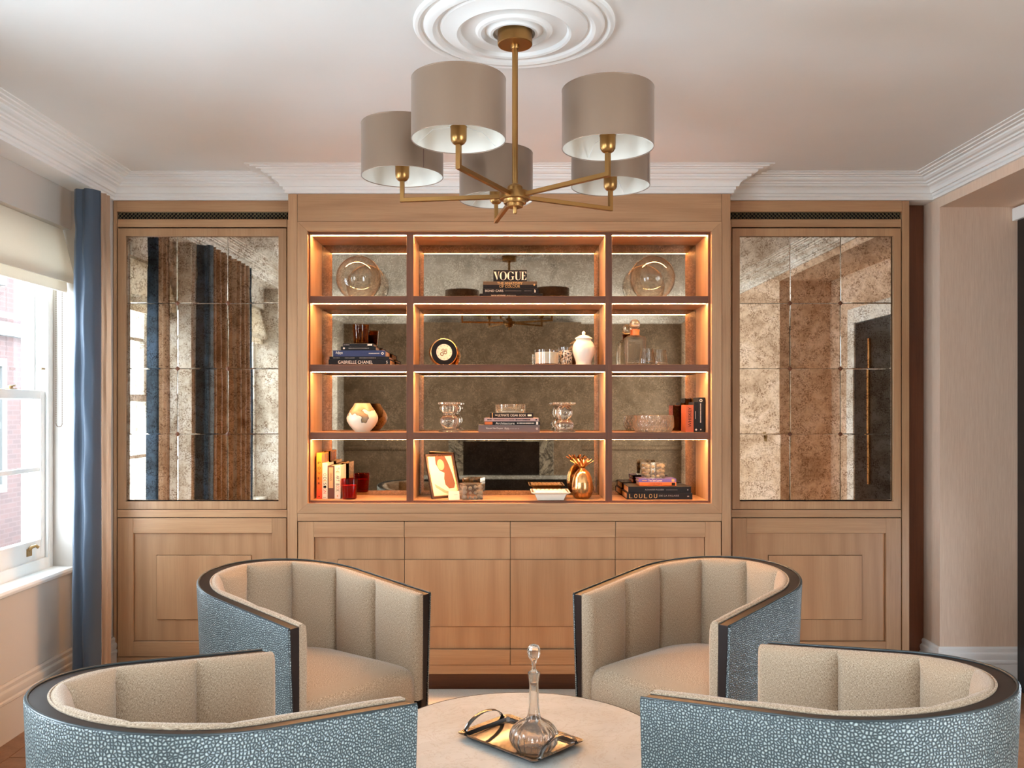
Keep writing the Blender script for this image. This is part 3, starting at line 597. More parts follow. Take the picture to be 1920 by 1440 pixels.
# ------------------------------------------------------------------ shelf objects
def book_flat(label, px0, px1, D, z0, thick, depth, cover, group, spine_round=False, yaw=0):
    x0, x1 = X(px0, D), X(px1, D); r = thing('book', label, 'book', ((x0 + x1) / 2, D + depth / 2, z0), group)
    c = 0.0028; m = MB()
    m.box(x0, x1, D, D + c, z0, z0 + thick); m.box(x0, x1, D + c, D + depth, z0, z0 + c); m.box(x0, x1, D + c, D + depth, z0 + thick - c, z0 + thick)
    m.build('cover', cover, r, bevel=0.0006, seg=1)
    MB().box(x0 + 0.004, x1 - 0.004, D + c, D + depth - 0.005, z0 + c, z0 + thick - c).build('pages', 'paper', r)
    if yaw: r.rotation_euler = (0, 0, yaw)
    return r, x0, x1, D - 0.0004, z0, z0 + thick
def book_up(label, px0, px1, D, z0, height, depth, cover, group):
    x0, x1 = X(px0, D), X(px1, D); r = thing('book', label, 'book', ((x0 + x1) / 2, D + depth / 2, z0), group)
    c = 0.0026; m = MB(); z1 = z0 + height
    m.box(x0, x1, D, D + c, z0, z1); m.box(x0, x0 + c, D + c, D + depth, z0, z1); m.box(x1 - c, x1, D + c, D + depth, z0, z1)
    m.build('cover', cover, r, bevel=0.0006, seg=1)
    MB().box(x0 + c, x1 - c, D + c, D + depth - 0.004, z0 + 0.003, z1 - 0.004).build('pages', 'paper', r)
    return r, x0, x1, D - 0.0004, z0, z1
EPS = 0.0004
# --- top row
DG = 4.505
def glass_globe(px, label):
    R = 42.3 * DG / F; x = X(px, DG); z0 = FLOORZ[0] + EPS; k = 1.0
    hgt = Z(477, DG) - z0; zc_ = R * 0.93
    out = []
    a0 = -math.acos(min(1, 0.52)); 
    import math as _m
    th0 = -_m.asin(zc_ / R * 0.985); th1 = _m.asin(min(0.985, (hgt - zc_) / R))
    for i in range(25): th = th0 + (th1 - th0) * i / 24; out.append((R * _m.cos(th), zc_ + R * _m.sin(th)))
    zz = out[0][1]; out = [(r_, z_ - zz) for r_, z_ in out]
    inn = [(max(0.001, r_ - 0.004), z_ + (0.010 if i == 0 else 0.0)) for i, (r_, z_) in enumerate(out)]
    m = MB().lathe([(0.0, 0.0)] + out + [(out[-1][0] - 0.002, out[-1][1] + 0.002)] + inn[::-1] + [(0.0, 0.010)], (x, DG, z0), 48)
    o = m.build('glass_vase', 'vase_glass', None, smooth=45); tag(o, label, 'vase', 'round glass vases on the top shelf')
glass_globe(673, 'round clear glass vase on the top shelf, left bay'); glass_globe(1223, 'round clear glass vase on the top shelf, right bay')
Dk = 4.43
G1 = 'books stacked flat in the top middle bay'
z = FLOORZ[0] + EPS; pxm = Dk / F
r, x0, x1, y, za, zb2 = book_flat('thin black book at the bottom of the top middle stack', 899, 1017.6, Dk, z, 6.6 * pxm + 0.002, 0.19, 'book_black', G1)
text('THE PALAEOSPHERE', r, 'print_cream', x0 + 0.059, x0 + 0.135, za + 0.006, zb2 - 0.007, y); dashes(r, 'print_grey', x0 + 0.14, x0 + 0.19, (za + zb2) / 2, 0.003, y, 9); z = zb2 + EPS
r, x0, x1, y, za, zb2 = book_flat('black book with spaced grey capitals, second from bottom of the top middle stack', 905, 1010, Dk, z, 9.4 * pxm, 0.18, 'book_black', G1)
text('BOND CARS', r, 'print_cream', x0 + 0.013, x0 + 0.106, za + 0.008, zb2 - 0.007, y); dashes(r, 'print_grey', x0 + 0.115, x0 + 0.20, (za + zb2) / 2, 0.002, y, 16); dashes(r, 'print_grey', x0 + 0.215, x0 + 0.252, (za + zb2) / 2, 0.002, y, 7)
MB().prism([(x1 - 0.022, za + 0.005), (x1 - 0.016, za + 0.005), (x1 - 0.016, zb2 - 0.010), (x1 - 0.022, zb2 - 0.004)], 'y', y - 0.0003, y).build('publisher_mark', 'print_cream', r); z = zb2 + EPS
r, x0, x1, y, za, zb2 = book_flat('bronze and black book with gold capitals, under the smallest book', 906, 1007, Dk, z, 13.0 * pxm, 0.17, 'book_bronze', G1)
MB().box(x0 + 0.0005, x1 - 0.0005, y - 0.0001, y + 0.0006, za + 0.0005, za + (zb2 - za) * 0.52).build('dark_band', 'book_black', r)
text('THE ANATOMY', r, 'print_gold', x0 + 0.072, x0 + 0.203, (za + zb2) / 2 + 0.001, zb2 - 0.003, y - 0.0003); text('OF COLOUR', r, 'print_gold', x0 + 0.083, x0 + 0.190, za + 0.003, (za + zb2) / 2 - 0.001, y - 0.0003)
MB().prism([(x1 - 0.020, za + 0.018), (x1 - 0.014, za + 0.012), (x1 - 0.008, za + 0.018), (x1 - 0.014, za + 0.024)], 'y', y - 0.0003, y).build('publisher_mark', 'print_gold', r); z = zb2 + EPS
r, x0, x1, y, za, zb2 = book_flat('small thick black book with tall cream serif capitals, top of the top middle stack', 925, 988, Dk + 0.006, z, 21.6 * pxm, 0.14, 'book_black', G1)
# high-contrast serif capitals V O G U E
def poly(m, pts, yy): m.prism(pts, 'y', yy - 0.0003, yy)
m = MB(); hL = (zb2 - za) * 0.72; zb_l = za + (zb2 - za) * 0.13; wL = x1 - x0
def P(u, v): return (x0 + u * wL, zb_l + v * hL)
def sh(pts): poly(m, [P(*p) for p in pts], y)
sh([(0.02, 1), (0.075, 1), (0.125, 0.14), (0.108, 0)]); sh([(0.155, 1), (0.167, 1), (0.118, 0.10), (0.110, 0)]); sh([(0.01, 1), (0.09, 1), (0.09, 0.97), (0.01, 0.97)]); sh([(0.14, 1), (0.185, 1), (0.185, 0.97), (0.14, 0.97)])
def ell(cx_, rx, n0, n1, thick, k=18):
    ou, inn = [], []
    for i in range(k + 1):
        a = n0 + (n1 - n0) * i / k; s_ = abs(math.cos(a)); ou.append((cx_ + rx * math.cos(a), 0.5 + 0.52 * math.sin(a))); q = rx - 0.008 - thick * s_; inn.append((cx_ + q * math.cos(a), 0.5 + 0.49 * math.sin(a)))
    for i in range(k): sh([ou[i], ou[i + 1], inn[i + 1], inn[i]])
ell(0.295, 0.105, 0, 2 * PI, 0.040, 32); ell(0.515, 0.100, 0.75, 2 * PI - 0.55, 0.042, 28)
sh([(0.555, 0.40), (0.60, 0.40), (0.60, 0.04), (0.555, 0.10)]); sh([(0.535, 0.42), (0.62, 0.42), (0.62, 0.39), (0.535, 0.39)]); sh([(0.57, 0.97), (0.60, 0.97), (0.60, 0.72), (0.59, 0.72)])
sh([(0.66, 1), (0.705, 1), (0.705, 0.25), (0.66, 0.22)]); sh([(0.795, 1), (0.806, 1), (0.806, 0.2), (0.795, 0.2)]); sh([(0.64, 1), (0.725, 1), (0.725, 0.97), (0.64, 0.97)]); sh([(0.775, 1), (0.825, 1), (0.825, 0.97), (0.775, 0.97)])
pr = [(0.66, 0.22), (0.675, 0.06), (0.715, -0.02), (0.76, 0.0), (0.79, 0.08), (0.806, 0.2)]; pi_ = [(0.705, 0.25), (0.708, 0.12), (0.728, 0.03), (0.757, 0.035), (0.78, 0.10), (0.795, 0.2)]
for i in range(5): sh([pr[i], pr[i + 1], pi_[i + 1], pi_[i]])
sh([(0.85, 1), (0.895, 1), (0.895, 0), (0.85, 0)]); sh([(0.835, 1), (0.98, 1), (0.98, 0.97), (0.835, 0.97)]); sh([(0.835, 0.03), (0.98, 0.03), (0.98, 0), (0.835, 0)]); sh([(0.895, 0.535), (0.945, 0.535), (0.945, 0.505), (0.895, 0.505)])
sh([(0.945, 0.97), (0.98, 0.97), (0.98, 0.74), (0.97, 0.74)]); sh([(0.945, 0.03), (0.98, 0.03), (0.985, 0.30), (0.975, 0.30)]); sh([(0.935, 0.62), (0.945, 0.62), (0.945, 0.42), (0.935, 0.42)])
m.build('lettering', 'print_cream', r)

# --- second row, left bay
G2 = 'books stacked flat in the second row, left bay'
z = FLOORZ[1] + EPS; Dk = 4.41; pxm = Dk / F
r, x0, x1, y, za, zb2 = book_flat('wide dark brown book with cream capitals, bottom of the left bay stack', 616, 731, Dk, z, 10.2 * pxm, 0.22, 'book_black', G2)
text('GABRIELLE CHANEL', r, 'print_cream', x0 + 0.049, x0 + 0.226, za + 0.006, zb2 - 0.006, y); text('S', r, 'print_cream', x1 - 0.019, x1 - 0.011, za + 0.007, zb2 - 0.007, y); z = zb2 + EPS
r, x0, x1, y, za, zb2 = book_flat('black book with tiny print, second from bottom of the left bay stack', 617.5, 730, Dk, z, 5.2 * pxm, 0.21, 'book_black', G2)
for a, b, n in ((0.02, 0.055, 6), (0.08, 0.13, 8), (0.155, 0.24, 14)): dashes(r, 'print_grey', x0 + a, x0 + b, (za + zb2) / 2, 0.003, y, n)
z = zb2 + EPS
r, x0, x1, y, za, zb2 = book_flat('navy blue book with white script in the left bay stack', 624.2, 722.6, Dk, z, 11.6 * pxm, 0.20, 'book_navy', G2)
text('Adjaye', r, 'print_cream', x0 + 0.014, x0 + 0.050, za + 0.009, zb2 - 0.005, y); dashes(r, 'print_cream', x1 - 0.085, x1 - 0.030, (za + zb2) / 2, 0.004, y, 10)
m = MB(); cxm, czm = x1 - 0.015, (za + zb2) / 2
for k in range(4):
    a0, a1 = PI / 2 * k, PI / 2 * (k + 1)
    m.prism([(cxm + 0.0085 * math.cos(a0), czm + 0.0085 * math.sin(a0)), (cxm + 0.0085 * math.cos(a1), czm + 0.0085 * math.sin(a1)), (cxm + 0.0045 * math.cos(a1), czm + 0.0045 * math.sin(a1)), (cxm + 0.0045 * math.cos(a0), czm + 0.0045 * math.sin(a0))], 'y', y - 0.0003, y)
m.build('publisher_mark', 'print_cream', r); z = zb2 + EPS
r, x0, x1, y, za, zb2 = book_flat('small black book with round white mark on the navy book', 639, 704.7, Dk, z, 7.2 * pxm, 0.15, 'book_black', G2)
MB().lathe([(0.005, 0), (0.005, 0.0003)], (0, 0, 0), 16).xf(Matrix.Translation((x0 + 0.016, y, (za + zb2) / 2)) @ Matrix.Rotation(PI / 2, 4, 'X')).build('publisher_mark', 'print_cream', r); dashes(r, 'print_grey', x0 + 0.040, x0 + 0.146, (za + zb2) / 2, 0.003, y, 22); z = zb2 + EPS
r, x0, x1, y, za, zb2 = book_flat('thin black book with cream block under the amber candle', 643, 700, Dk, z, 5.4 * pxm, 0.14, 'book_black', G2)
MB().box(x1 - 0.030, x1 - 0.006, y - 0.0003, y, za + 0.003, zb2 - 0.003).build('title_block', 'print_cream', r); dashes(r, 'print_grey', x0 + 0.004, x0 + 0.035, (za + zb2) / 2, 0.003, y, 5); ztop = zb2 + EPS
def tumbler(name, label, cat, px, D, z0, r0, r1, h, mat, wall=0.003, fill=None, fillmat=None, mod=None, seg=40, extra=None):
    x = X(px, D) if px is not None else D[0]; D_ = D if px is not None else D[1]
    t_ = thing(name, label, cat, (x, D_, z0))
    out = [(0, 0), (r0 * 0.9, 0), (r0, 0.004), (r1, h - 0.001), (r1 - wall / 2, h), (r1 - wall, h - 0.001), (r0 - wall, 0.008), (0, 0.007)]
    MB().lathe(out, (x, D_, z0), seg, mod=mod).build('glass', mat, t_, smooth=40)
    if fill:
        rr = r0 + (r1 - r0) * fill / h - wall - 0.0008
        MB().lathe([(0, 0.0085), (r0 - wall - 0.001, 0.0085), (rr, fill - 0.001), (rr - 0.002, fill), (0, fill)], (x, D_, z0), seg).build('wax', fillmat, t_, smooth=40)
        MB().tube([(x, D_, z0 + fill - 0.002), (x + 0.001, D_, z0 + fill + 0.006)], 0.0008, 5).build('wick', 'ink_black', t_)
    return t_
tumbler('candle', 'tall amber glass candle on top of the book stack', 'candle', 676.5, 4.475, ztop, 13.4 * 4.475 / F, 15.6 * 4.475 / F, 36.5 * 4.475 / F, 'amber_glass', 0.003, 0.078, 'dark_wax')

# --- second row, middle bay
D = 4.47; pm = D / F
ck = local(thing('clock', 'round desk clock with wide black face and gold drum case', 'clock', (X(832.6, D), D, FLOORZ[1] + 25.2 * pm - 0.0006)))
RX = Matrix.Rotation(PI / 2, 4, 'X'); Rk = 26 * pm
def disc(prof, name, mat, par, dz=0.0, c=(0, 0), closed=False): return MB().lathe(prof, (0, 0, 0), 48, closed=closed).xf(Matrix.Translation((c[0], -dz, c[1])) @ RX).build(name, mat, par, smooth=35, origin=(0, 0, 0))
disc([(0, -0.045), (Rk - 0.003, -0.045), (Rk - 0.001, -0.042), (Rk - 0.001, 0.0), (Rk - 0.004, 0.002), (0, 0.002)], 'case', 'gold', ck)
disc([(15.2 * pm, 0.002), (Rk - 0.0045, 0.002), (Rk - 0.006, 0.006), (15.2 * pm, 0.0045)], 'face_ring', 'black_gloss', ck, closed=True)
dl = disc([(0, 0.002), (15.2 * pm, 0.002), (15.2 * pm, 0.0035), (10.5 * pm, 0.003), (10.4 * pm, 0.0026), (0, 0.0026)], 'dial', 'print_cream', ck)
for k in range(12):
    a = 2 * PI * k / 12; rr = 12.8 * pm
    MB().box(-0.0008, 0.0008, -0.0004, 0.0, -0.0028, 0.0028).xf(Matrix.Translation((rr * math.sin(a), -0.0037, rr * math.cos(a))) @ Matrix.Rotation(a, 4, 'Y')).build('hour_mark', 'ink_black', dl, origin=(0, 0, 0))
for (u, v_, q) in ((-0.012, -0.010, 0.010), (0.006, -0.002, 0.009), (-0.006, 0.010, 0.008), (0.010, 0.012, 0.006)):
    MB().lathe([(q * 0.55, 0.0), (q, 0.0), (q, 0.0012), (q * 0.55, 0.0012)], (0, 0, 0), 18, closed=True).xf(Matrix.Translation((u, -0.0028, v_)) @ RX).build('gear', 'dark_brass', dl, origin=(0, 0, 0))
ck.rotation_euler = (0, 0, math.radians(17))
D = 4.46; pm = D / F; zf = FLOORZ[1] + EPS
rib = lambda a, r_, z_: 1 + 0.012 * abs(math.sin(a * 22)) if r_ > 0.03 else 1
tumbler('candle', 'wide ribbed glass bowl filled with cream wax in the middle bay', 'candle', 1025.2, D, zf, 22.6 * pm, 23.2 * pm, 29 * pm, 'clear_tumbler', 0.003, 24 * pm, 'candle_wax', rib, 88)
D = 4.49; pm = D / F
tumbler('tumbler', 'small glass tumbler speckled black and cream beside the lidded jar', 'tumbler', 1060.5, D, zf, 12.6 * pm, 13.6 * pm, 34.5 * pm, 'clear_tumbler', 0.0022)
tb = bpy.data.objects[[o.name for o in C.objects if o.name.startswith('tumbler')][-1]]
MB().lathe([(12.0 * pm, 0.009), (12.9 * pm, 28 * pm), (12.4 * pm, 28 * pm), (11.5 * pm, 0.009)], (X(1060.5, D), D, zf), 32, closed=True).build('speckled_liner', 'speckled_glass', tb, smooth=40)
D = 4.475; pm = D / F; xg = X(1094.3, D)
jr = thing('ginger_jar', 'cream porcelain lidded jar with round belly in the middle bay', 'jar', (xg, D, zf))
jp = [(0, 0), (15.0, 0), (15.4, 1.5), (14.4, 4), (15.0, 8), (17.6, 15), (20.2, 23), (21.0, 30), (20.2, 37), (17.8, 42.5), (14.4, 46.2), (14.2, 49.0), (12.5, 49.0), (0, 48)]
MB().lathe([(a * pm, b * pm) for a, b in jp], (xg, D, zf), 48).build('body', 'porcelain', jr, smooth=45)
lp_ = [(0, 49.2), (15.8, 49.2), (16.4, 50.4), (15.6, 51.8), (12, 53.6), (8.5, 56), (4, 57), (2.6, 58), (3.4, 60.2), (3.0, 62.4), (1.2, 64.2), (0, 64.6)]
MB().lathe([(a * pm, b * pm) for a, b in lp_], (xg, D, zf), 40).build('lid', 'porcelain', jr, smooth=45)

# --- second row, right bay
D = 4.50; pm = D / F; xd = X(1190.3, D)
dc = thing('decanter', 'square glass whisky decanter with copper collar and ball stopper', 'decanter', (xd, D, zf))
hb_ = 18.4 * pm; hz = 57.5 * pm
m = MB().box(xd - hb_, xd + hb_, D - hb_, D + hb_, zf, zf + hz - 0.012); b1 = m.build('body', 'lead_glass', dc, bevel=0.006, seg=3)
MB().box(xd - hb_ + 0.006, xd + hb_ - 0.006, D - hb_ + 0.006, D + hb_ - 0.006, zf + 0.012, zf + hz - 0.018).build('hollow', 'lead_glass', b1, bevel=0.004)
MB().lathe([(hb_ * 0.93, hz - 0.013), (hb_ * 0.75, hz - 0.004), (9.0 * pm, hz - 0.001), (0, hz - 0.001)], (xd, D, zf), 32).build('shoulder', 'lead_glass', dc, smooth=40)
MB().lathe([(8.6 * pm, hz - 0.001), (8.2 * pm, hz + 0.012), (9.4 * pm, hz + 0.028), (8.0 * pm, hz + 0.0285), (0, hz + 0.0285)], (xd, D, zf), 32).build('collar', 'copper', dc, smooth=40)
MB().ball((xd, D, zf + hz + 0.0285 + 9.8 * pm), 9.8 * pm, 28).build('stopper', 'crystal', dc, smooth=60)
def whisky_glass(label, px, D, k):
    pm = D / F; x = X(px, D)
    o = MB().lathe([(0, 0), (13.5 * pm, 0), (16.5 * pm, 0.006), (17.0 * pm, 0.014), (13.2 * pm, 30.5 * pm), (12.7 * pm, 30.5 * pm), (16.3 * pm, 0.018), (0, 0.014)], (x, D, zf), 36).build('whisky_glass', 'clear_tumbler', None, smooth=40)
    tag(o, label, 'glass', 'whisky glasses beside the decanter')
whisky_glass('low tapered whisky glass directly in front of the decanter', 1212.5, 4.42, 0); whisky_glass('low tapered whisky glass to the right of the decanter', 1235.5, 4.53, 1)

# --- third row
zf = FLOORZ[2] + EPS; D = 4.47; pm = D / F; x = X(679.5, D)
vp = [(0, 0), (13.6, 0), (14.2, 1.2), (17, 4), (24, 12), (28.4, 20), (29.3, 26), (28, 31), (23, 40), (16.8, 49), (14.6, 53.2), (14.2, 53.8), (13.2, 53.4), (15.4, 48), (22, 38), (26, 26), (20, 10), (0, 5)]
o = MB().lathe([(a * pm, b * pm) for a, b in vp], (x, D, zf), 64).build('ceramic_vase', 'blotched_glaze', None, smooth=40); tag(o, 'squat cream ceramic vase with dark dripped blotches, third row', 'vase')
def candlestick(px, label, prof):
    D = 4.455; pm = D / F; x = X(px, D)
    o = MB().lathe([(a * pm, b * pm) for a, b in prof], (x, D, zf), 40).build('candle_holder', 'crystal', None, smooth=55); tag(o, label, 'candle holder', 'crystal candle holders in the third row')
candlestick(842.5, 'bulbous crystal candle holder left of the cigar book stack', [(0, 0), (20, 0), (20.6, 1.5), (18, 4.2), (11.5, 6.5), (14, 11), (17.4, 18), (17.2, 24), (13, 29.5), (11.2, 32), (11.4, 35), (15, 38.5), (18.8, 43), (18.4, 47.5), (14, 50.2), (20.8, 51.6), (21.4, 53.6), (20.8, 55.6), (8, 56), (7, 48), (0, 48)])
candlestick(1058, 'bulbous crystal candle holder right of the cigar book stack', [(0, 0), (20, 0), (20.6, 1.4), (16, 4.0), (15.4, 7), (18.4, 11), (18, 16), (13.6, 20.5), (11.6, 23.5), (13, 27), (15.6, 33), (15.2, 41), (12.6, 46.5), (10.4, 49.4), (20.6, 51.2), (21.8, 53.6), (21, 55.6), (8, 56), (7, 48), (0, 48)])
G3 = 'books stacked flat in the third row, middle bay'; D = 4.40; pm = D / F; z = FLOORZ[2] + EPS
r, x0, x1, y, za, zb2 = book_flat('thick grey brown book with white serif title, bottom of the third row stack', 897, 1012, D, z, 13.6 * pm, 0.22, 'book_grey', G3)
text('Vincent Van Duysen', r, 'print_cream', x0 + 0.038, x0 + 0.125, za + 0.014, zb2 - 0.012, y); text('Works', r, 'print_cream', x0 + 0.133, x0 + 0.158, za + 0.014, zb2 - 0.012, y); dashes(r, 'print_grey', x0 + 0.163, x0 + 0.21, (za + zb2) / 2, 0.005, y, 6); MB().lathe([(0.0035, 0), (0.0055, 0), (0.0055, 0.0003), (0.0035, 0.0003)], (0, 0, 0), 16, closed=True).xf(Matrix.Translation((x1 - 0.014, y, (za + zb2) / 2)) @ RX).build('publisher_mark', 'print_cream', r); z = zb2 + EPS
r, x0, x1, y, za, zb2 = book_flat('black book with orange block at its left end in the third row stack', 908, 1012.4, D, z, 6.4 * pm, 0.20, 'book_black', G3)
text('Architecture', r, 'print_cream', x0 + 0.058, x0 + 0.155, za + 0.002, zb2 - 0.003, y); dashes(r, 'print_cream', x0 + 0.168, x0 + 0.258, (za + zb2) / 2, 0.005, y, 14); MB().box(x0 + 0.002, x0 + 0.042, y - 0.0003, y, za + 0.001, zb2 - 0.001).build('orange_block', 'book_orange', r); MB().box(x1 - 0.020, x1 - 0.009, y - 0.0003, y, za + 0.001, zb2 - 0.001).build('cream_block', 'print_cream', r); z = zb2 + EPS
r, x0, x1, y, za, zb2 = book_flat('dusty pink book with dark lettering in the third row stack', 908, 1010, D, z, 6.2 * pm, 0.19, 'book_pink', G3)
dashes(r, 'ink_black', x0 + 0.016, x0 + 0.042, (za + zb2) / 2, 0.006, y, 5); dashes(r, 'book_brown', x0 + 0.048, x0 + 0.155, (za + zb2) / 2, 0.005, y, 18); dashes(r, 'ink_black', x0 + 0.16, x0 + 0.236, (za + zb2) / 2, 0.006, y, 12); MB().box(x1 - 0.016, x1 - 0.009, y - 0.0003, y, za + 0.005, zb2 - 0.005).build('publisher_mark', 'ink_black', r); z = zb2 + EPS
r, x0, x1, y, za, zb2 = book_flat('black book with cream capitals under the glass ashtray', 918.5, 1000, D + 0.02, z, 9.6 * pm, 0.17, 'book_black', G3)
text('THE', r, 'print_cream', x0 + 0.026, x0 + 0.037, (za + zb2) / 2 - 0.002, (za + zb2) / 2 + 0.004, y); text('ULTIMATE', r, 'print_cream', x0 + 0.040, x0 + 0.098, za + 0.008, zb2 - 0.007, y); text('CIGAR', r, 'print_cream', x0 + 0.105, x0 + 0.144, za + 0.008, zb2 - 0.007, y); text('BOOK', r, 'print_cream', x0 + 0.151, x0 + 0.186, za + 0.008, zb2 - 0.007, y)
MB().box(x1 - 0.029, x1 - 0.009, y - 0.0003, y, za + 0.009, zb2 - 0.008).build('publisher_mark', 'print_cream', r); MB().box(x0 + 0.011, x0 + 0.014, y - 0.0003, y, za, zb2).build('spine_line', 'print_gold', r)
D2 = 4.51; pm2 = D2 / F; x = X(957, D2); z = zb2 + EPS
o = MB().lathe([(0, 0), (27.5 * pm2, 0), (28 * pm2, 0.002), (28 * pm2, 15.5 * pm2), (27 * pm2, 16 * pm2), (23 * pm2, 16 * pm2), (20 * pm2, 7.5 * pm2), (0, 7 * pm2)], (x, D2, z), 8 * 8).build('ashtray', 'crystal', None, smooth=40); tag(o, 'thick round clear glass ashtray on top of the third row books', 'ashtray')
# cut glass bowl
D = 4.47; pm = D / F; x = X(1225, D)
def cut(a, r_, z_):
    if r_ < 0.07: return 1
    v_ = z_ / (30 * pm); w_ = min(1, max(0, (v_ - 0.08) * 8)) * min(1, max(0, (0.9 - v_) * 10))
    d1 = abs(((a * 12 / PI + v_ * 2.2) % 1) - 0.5); d2 = abs(((a * 12 / PI - v_ * 2.2) % 1) - 0.5)
    return 1 - 0.045 * w_ * (max(0, 1 - d1 * 5) + max(0, 1 - d2 * 5)) * 0.7
pf = [(0, 0), (32, 0)] + [(33 + 5.6 * min(1, i / 5) - 1.2 * max(0, i - 8) / 8, 0.6 + 30 * i / 16) for i in range(17)] + [(35.4, 31), (34, 30)] + [(33.4, 12), (30, 6), (0, 5)]
o = MB().lathe([(a * pm, b * pm) for a, b in pf], (x, D, zf), 192, mod=cut).build('cut_glass_bowl', 'cut_crystal', None, smooth=25); tag(o, 'wide cut crystal bowl with diamond pattern beside the orange book', 'bowl')
G4 = 'books standing in the third row, right bay'
D = 4.42; pm = D / F
r, x0, x1, y, za, zb2 = book_up('orange book standing upright with bold black capitals on its spine', 1286, 1300.6, D, FLOORZ[2] + EPS, 51 * pm, 0.12, 'book_rust', G4)
text('WHISKEY', r, 'ink_black', x0 + 0.012, x0 + 0.028, za + 0.026, zb2 - 0.012, y, -1)
r, x0, x1, y, za, zb2 = book_up('black book standing between the orange book and the taller black book', 1301.2, 1309.4, D, FLOORZ[2] + EPS, 56.5 * pm, 0.13, 'book_black', G4)
dashes(r, 'print_grey', x0 + 0.006, x0 + 0.012, (za + zb2) / 2 + 0.01, 0.04, y, 1); MB().prism([(x0 + 0.011, za + 0.006), (x0 + 0.017, za + 0.012), (x0 + 0.011, za + 0.018), (x0 + 0.005, za + 0.012)], 'y', y - 0.0003, y).build('publisher_mark', 'print_cream', r)
r, x0, x1, y, za, zb2 = book_up('taller black book standing at the right end of the third row', 1309.8, 1322, D, FLOORZ[2] + EPS, 65 * pm, 0.13, 'book_black', G4)
m = MB()
for k in range(22): m.box(x0 + 0.008, x0 + 0.013, y - 0.0003, y, za + 0.048 + k * 0.0046, za + 0.051 + k * 0.0046)
m.build('fine_print', 'print_cream', r); MB().lathe([(0.004, 0), (0.008, 0), (0.008, 0.0003), (0.004, 0.0003)], (0, 0, 0), 16, closed=True).xf(Matrix.Translation((x0 + 0.012, y, zb2 - 0.016)) @ RX).build('crescent_mark', 'print_cream', r); MB().box(x0 + 0.009, x0 + 0.014, y - 0.0003, y, za + 0.010, za + 0.016).build('publisher_mark', 'print_cream', r)

# --- bottom row
zf = FLOORZ[3] + EPS; D = 4.455; pm = D / F; G5 = 'books standing in the bottom row, left bay'
r, x0, x1, y, za, zb2 = book_up('tall orange to red book with stacked black letters, leftmost in the bottom row', 593.4, 603.4, D, zf, 86 * pm, 0.17, 'power_cover', G5)
for k, ch in enumerate('POWER'):
    zc_ = zb2 - 0.052 - k * 0.0265; text(ch, r, 'ink_black', x0 + 0.007, x0 + 0.021, zc_ - 0.0065, zc_ + 0.0065, y)
dashes(r, 'ink_black', x0 + 0.010, x0 + 0.018, za + 0.012, 0.004, y, 2)
for k in range(4): MB().box(x1, x1 + 0.0003, D + 0.012 + 0.04 * k, D + 0.024 + 0.04 * k, zb2 - 0.065, zb2 - 0.008).build('cover_print', 'print_blue', r)
r, x0, x1, y, za, zb2 = book_up('white book with coloured block letters beside the tall orange book', 604.2, 614, D, zf, 67 * pm, 0.16, 'book_white', G5)
for k, (ch, mt) in enumerate(zip('DESIGN', ('ink_black', 'print_orange', 'ink_black', 'ink_black', 'print_red', 'print_red'))):
    a = za + 0.028 + (5 - k) * 0.0142; text(ch, r, mt, x0 + 0.006, x0 + 0.021, a, a + 0.0122, y, 1)
MB().lathe([(0.0058, 0), (0.0072, 0), (0.0072, 0.0003), (0.0058, 0.0003)], (0, 0, 0), 20, closed=True).xf(Matrix.Translation((x0 + 0.0135, y, za + 0.124)) @ RX).build('round_mark', 'ink_black', r); dashes(r, 'print_grey', x0 + 0.006, x0 + 0.02, za + 0.008, 0.003, y, 3)
r, x0, x1, y, za, zb2 = book_up('brown slipcase book with tan label between the two white books', 614.6, 626.8, D, zf, 62 * pm, 0.16, 'book_brown', G5)
MB().box(x0 + 0.005, x1 - 0.006, y - 0.0003, y, za + 0.056, zb2 - 0.008).build('spine_label', 'book_tan', r); text('DESIGN', r, 'book_bronze', x0 + 0.012, x0 + 0.022, za + 0.095, zb2 - 0.038, y - 0.0005, 1)
r, x0, x1, y, za, zb2 = book_up('white book with mixed colour capitals next to the red candle', 627.4, 638.6, D, zf, 62.5 * pm, 0.15, 'book_white', G5)
cs = ['print_red', 'book_tan', 'print_orange', None, 'ink_black', 'ink_black', 'ink_black', None, 'ink_black', 'print_red', 'print_orange', 'print_green']
for k, ch in enumerate('THE ART BOOK'):
    if ch != ' ': a = zb2 - 0.019 - k * 0.0106; text(ch, r, cs[k], x0 + 0.007, x0 + 0.024, a, a + 0.0094, y, 1)
MB().prism([(x0 + 0.015, za + 0.010), (x0 + 0.019, za + 0.015), (x0 + 0.015, za + 0.020), (x0 + 0.011, za + 0.015)], 'y', y - 0.0003, y).build('publisher_mark', 'print_orange', r)
tumbler('candle', 'red glass candle standing beside the white books', 'candle', 655, 4.455, zf, 13.6 * pm, 15.4 * pm, 38 * pm, 'red_glass', 0.003, 26 * pm, 'red_wax')
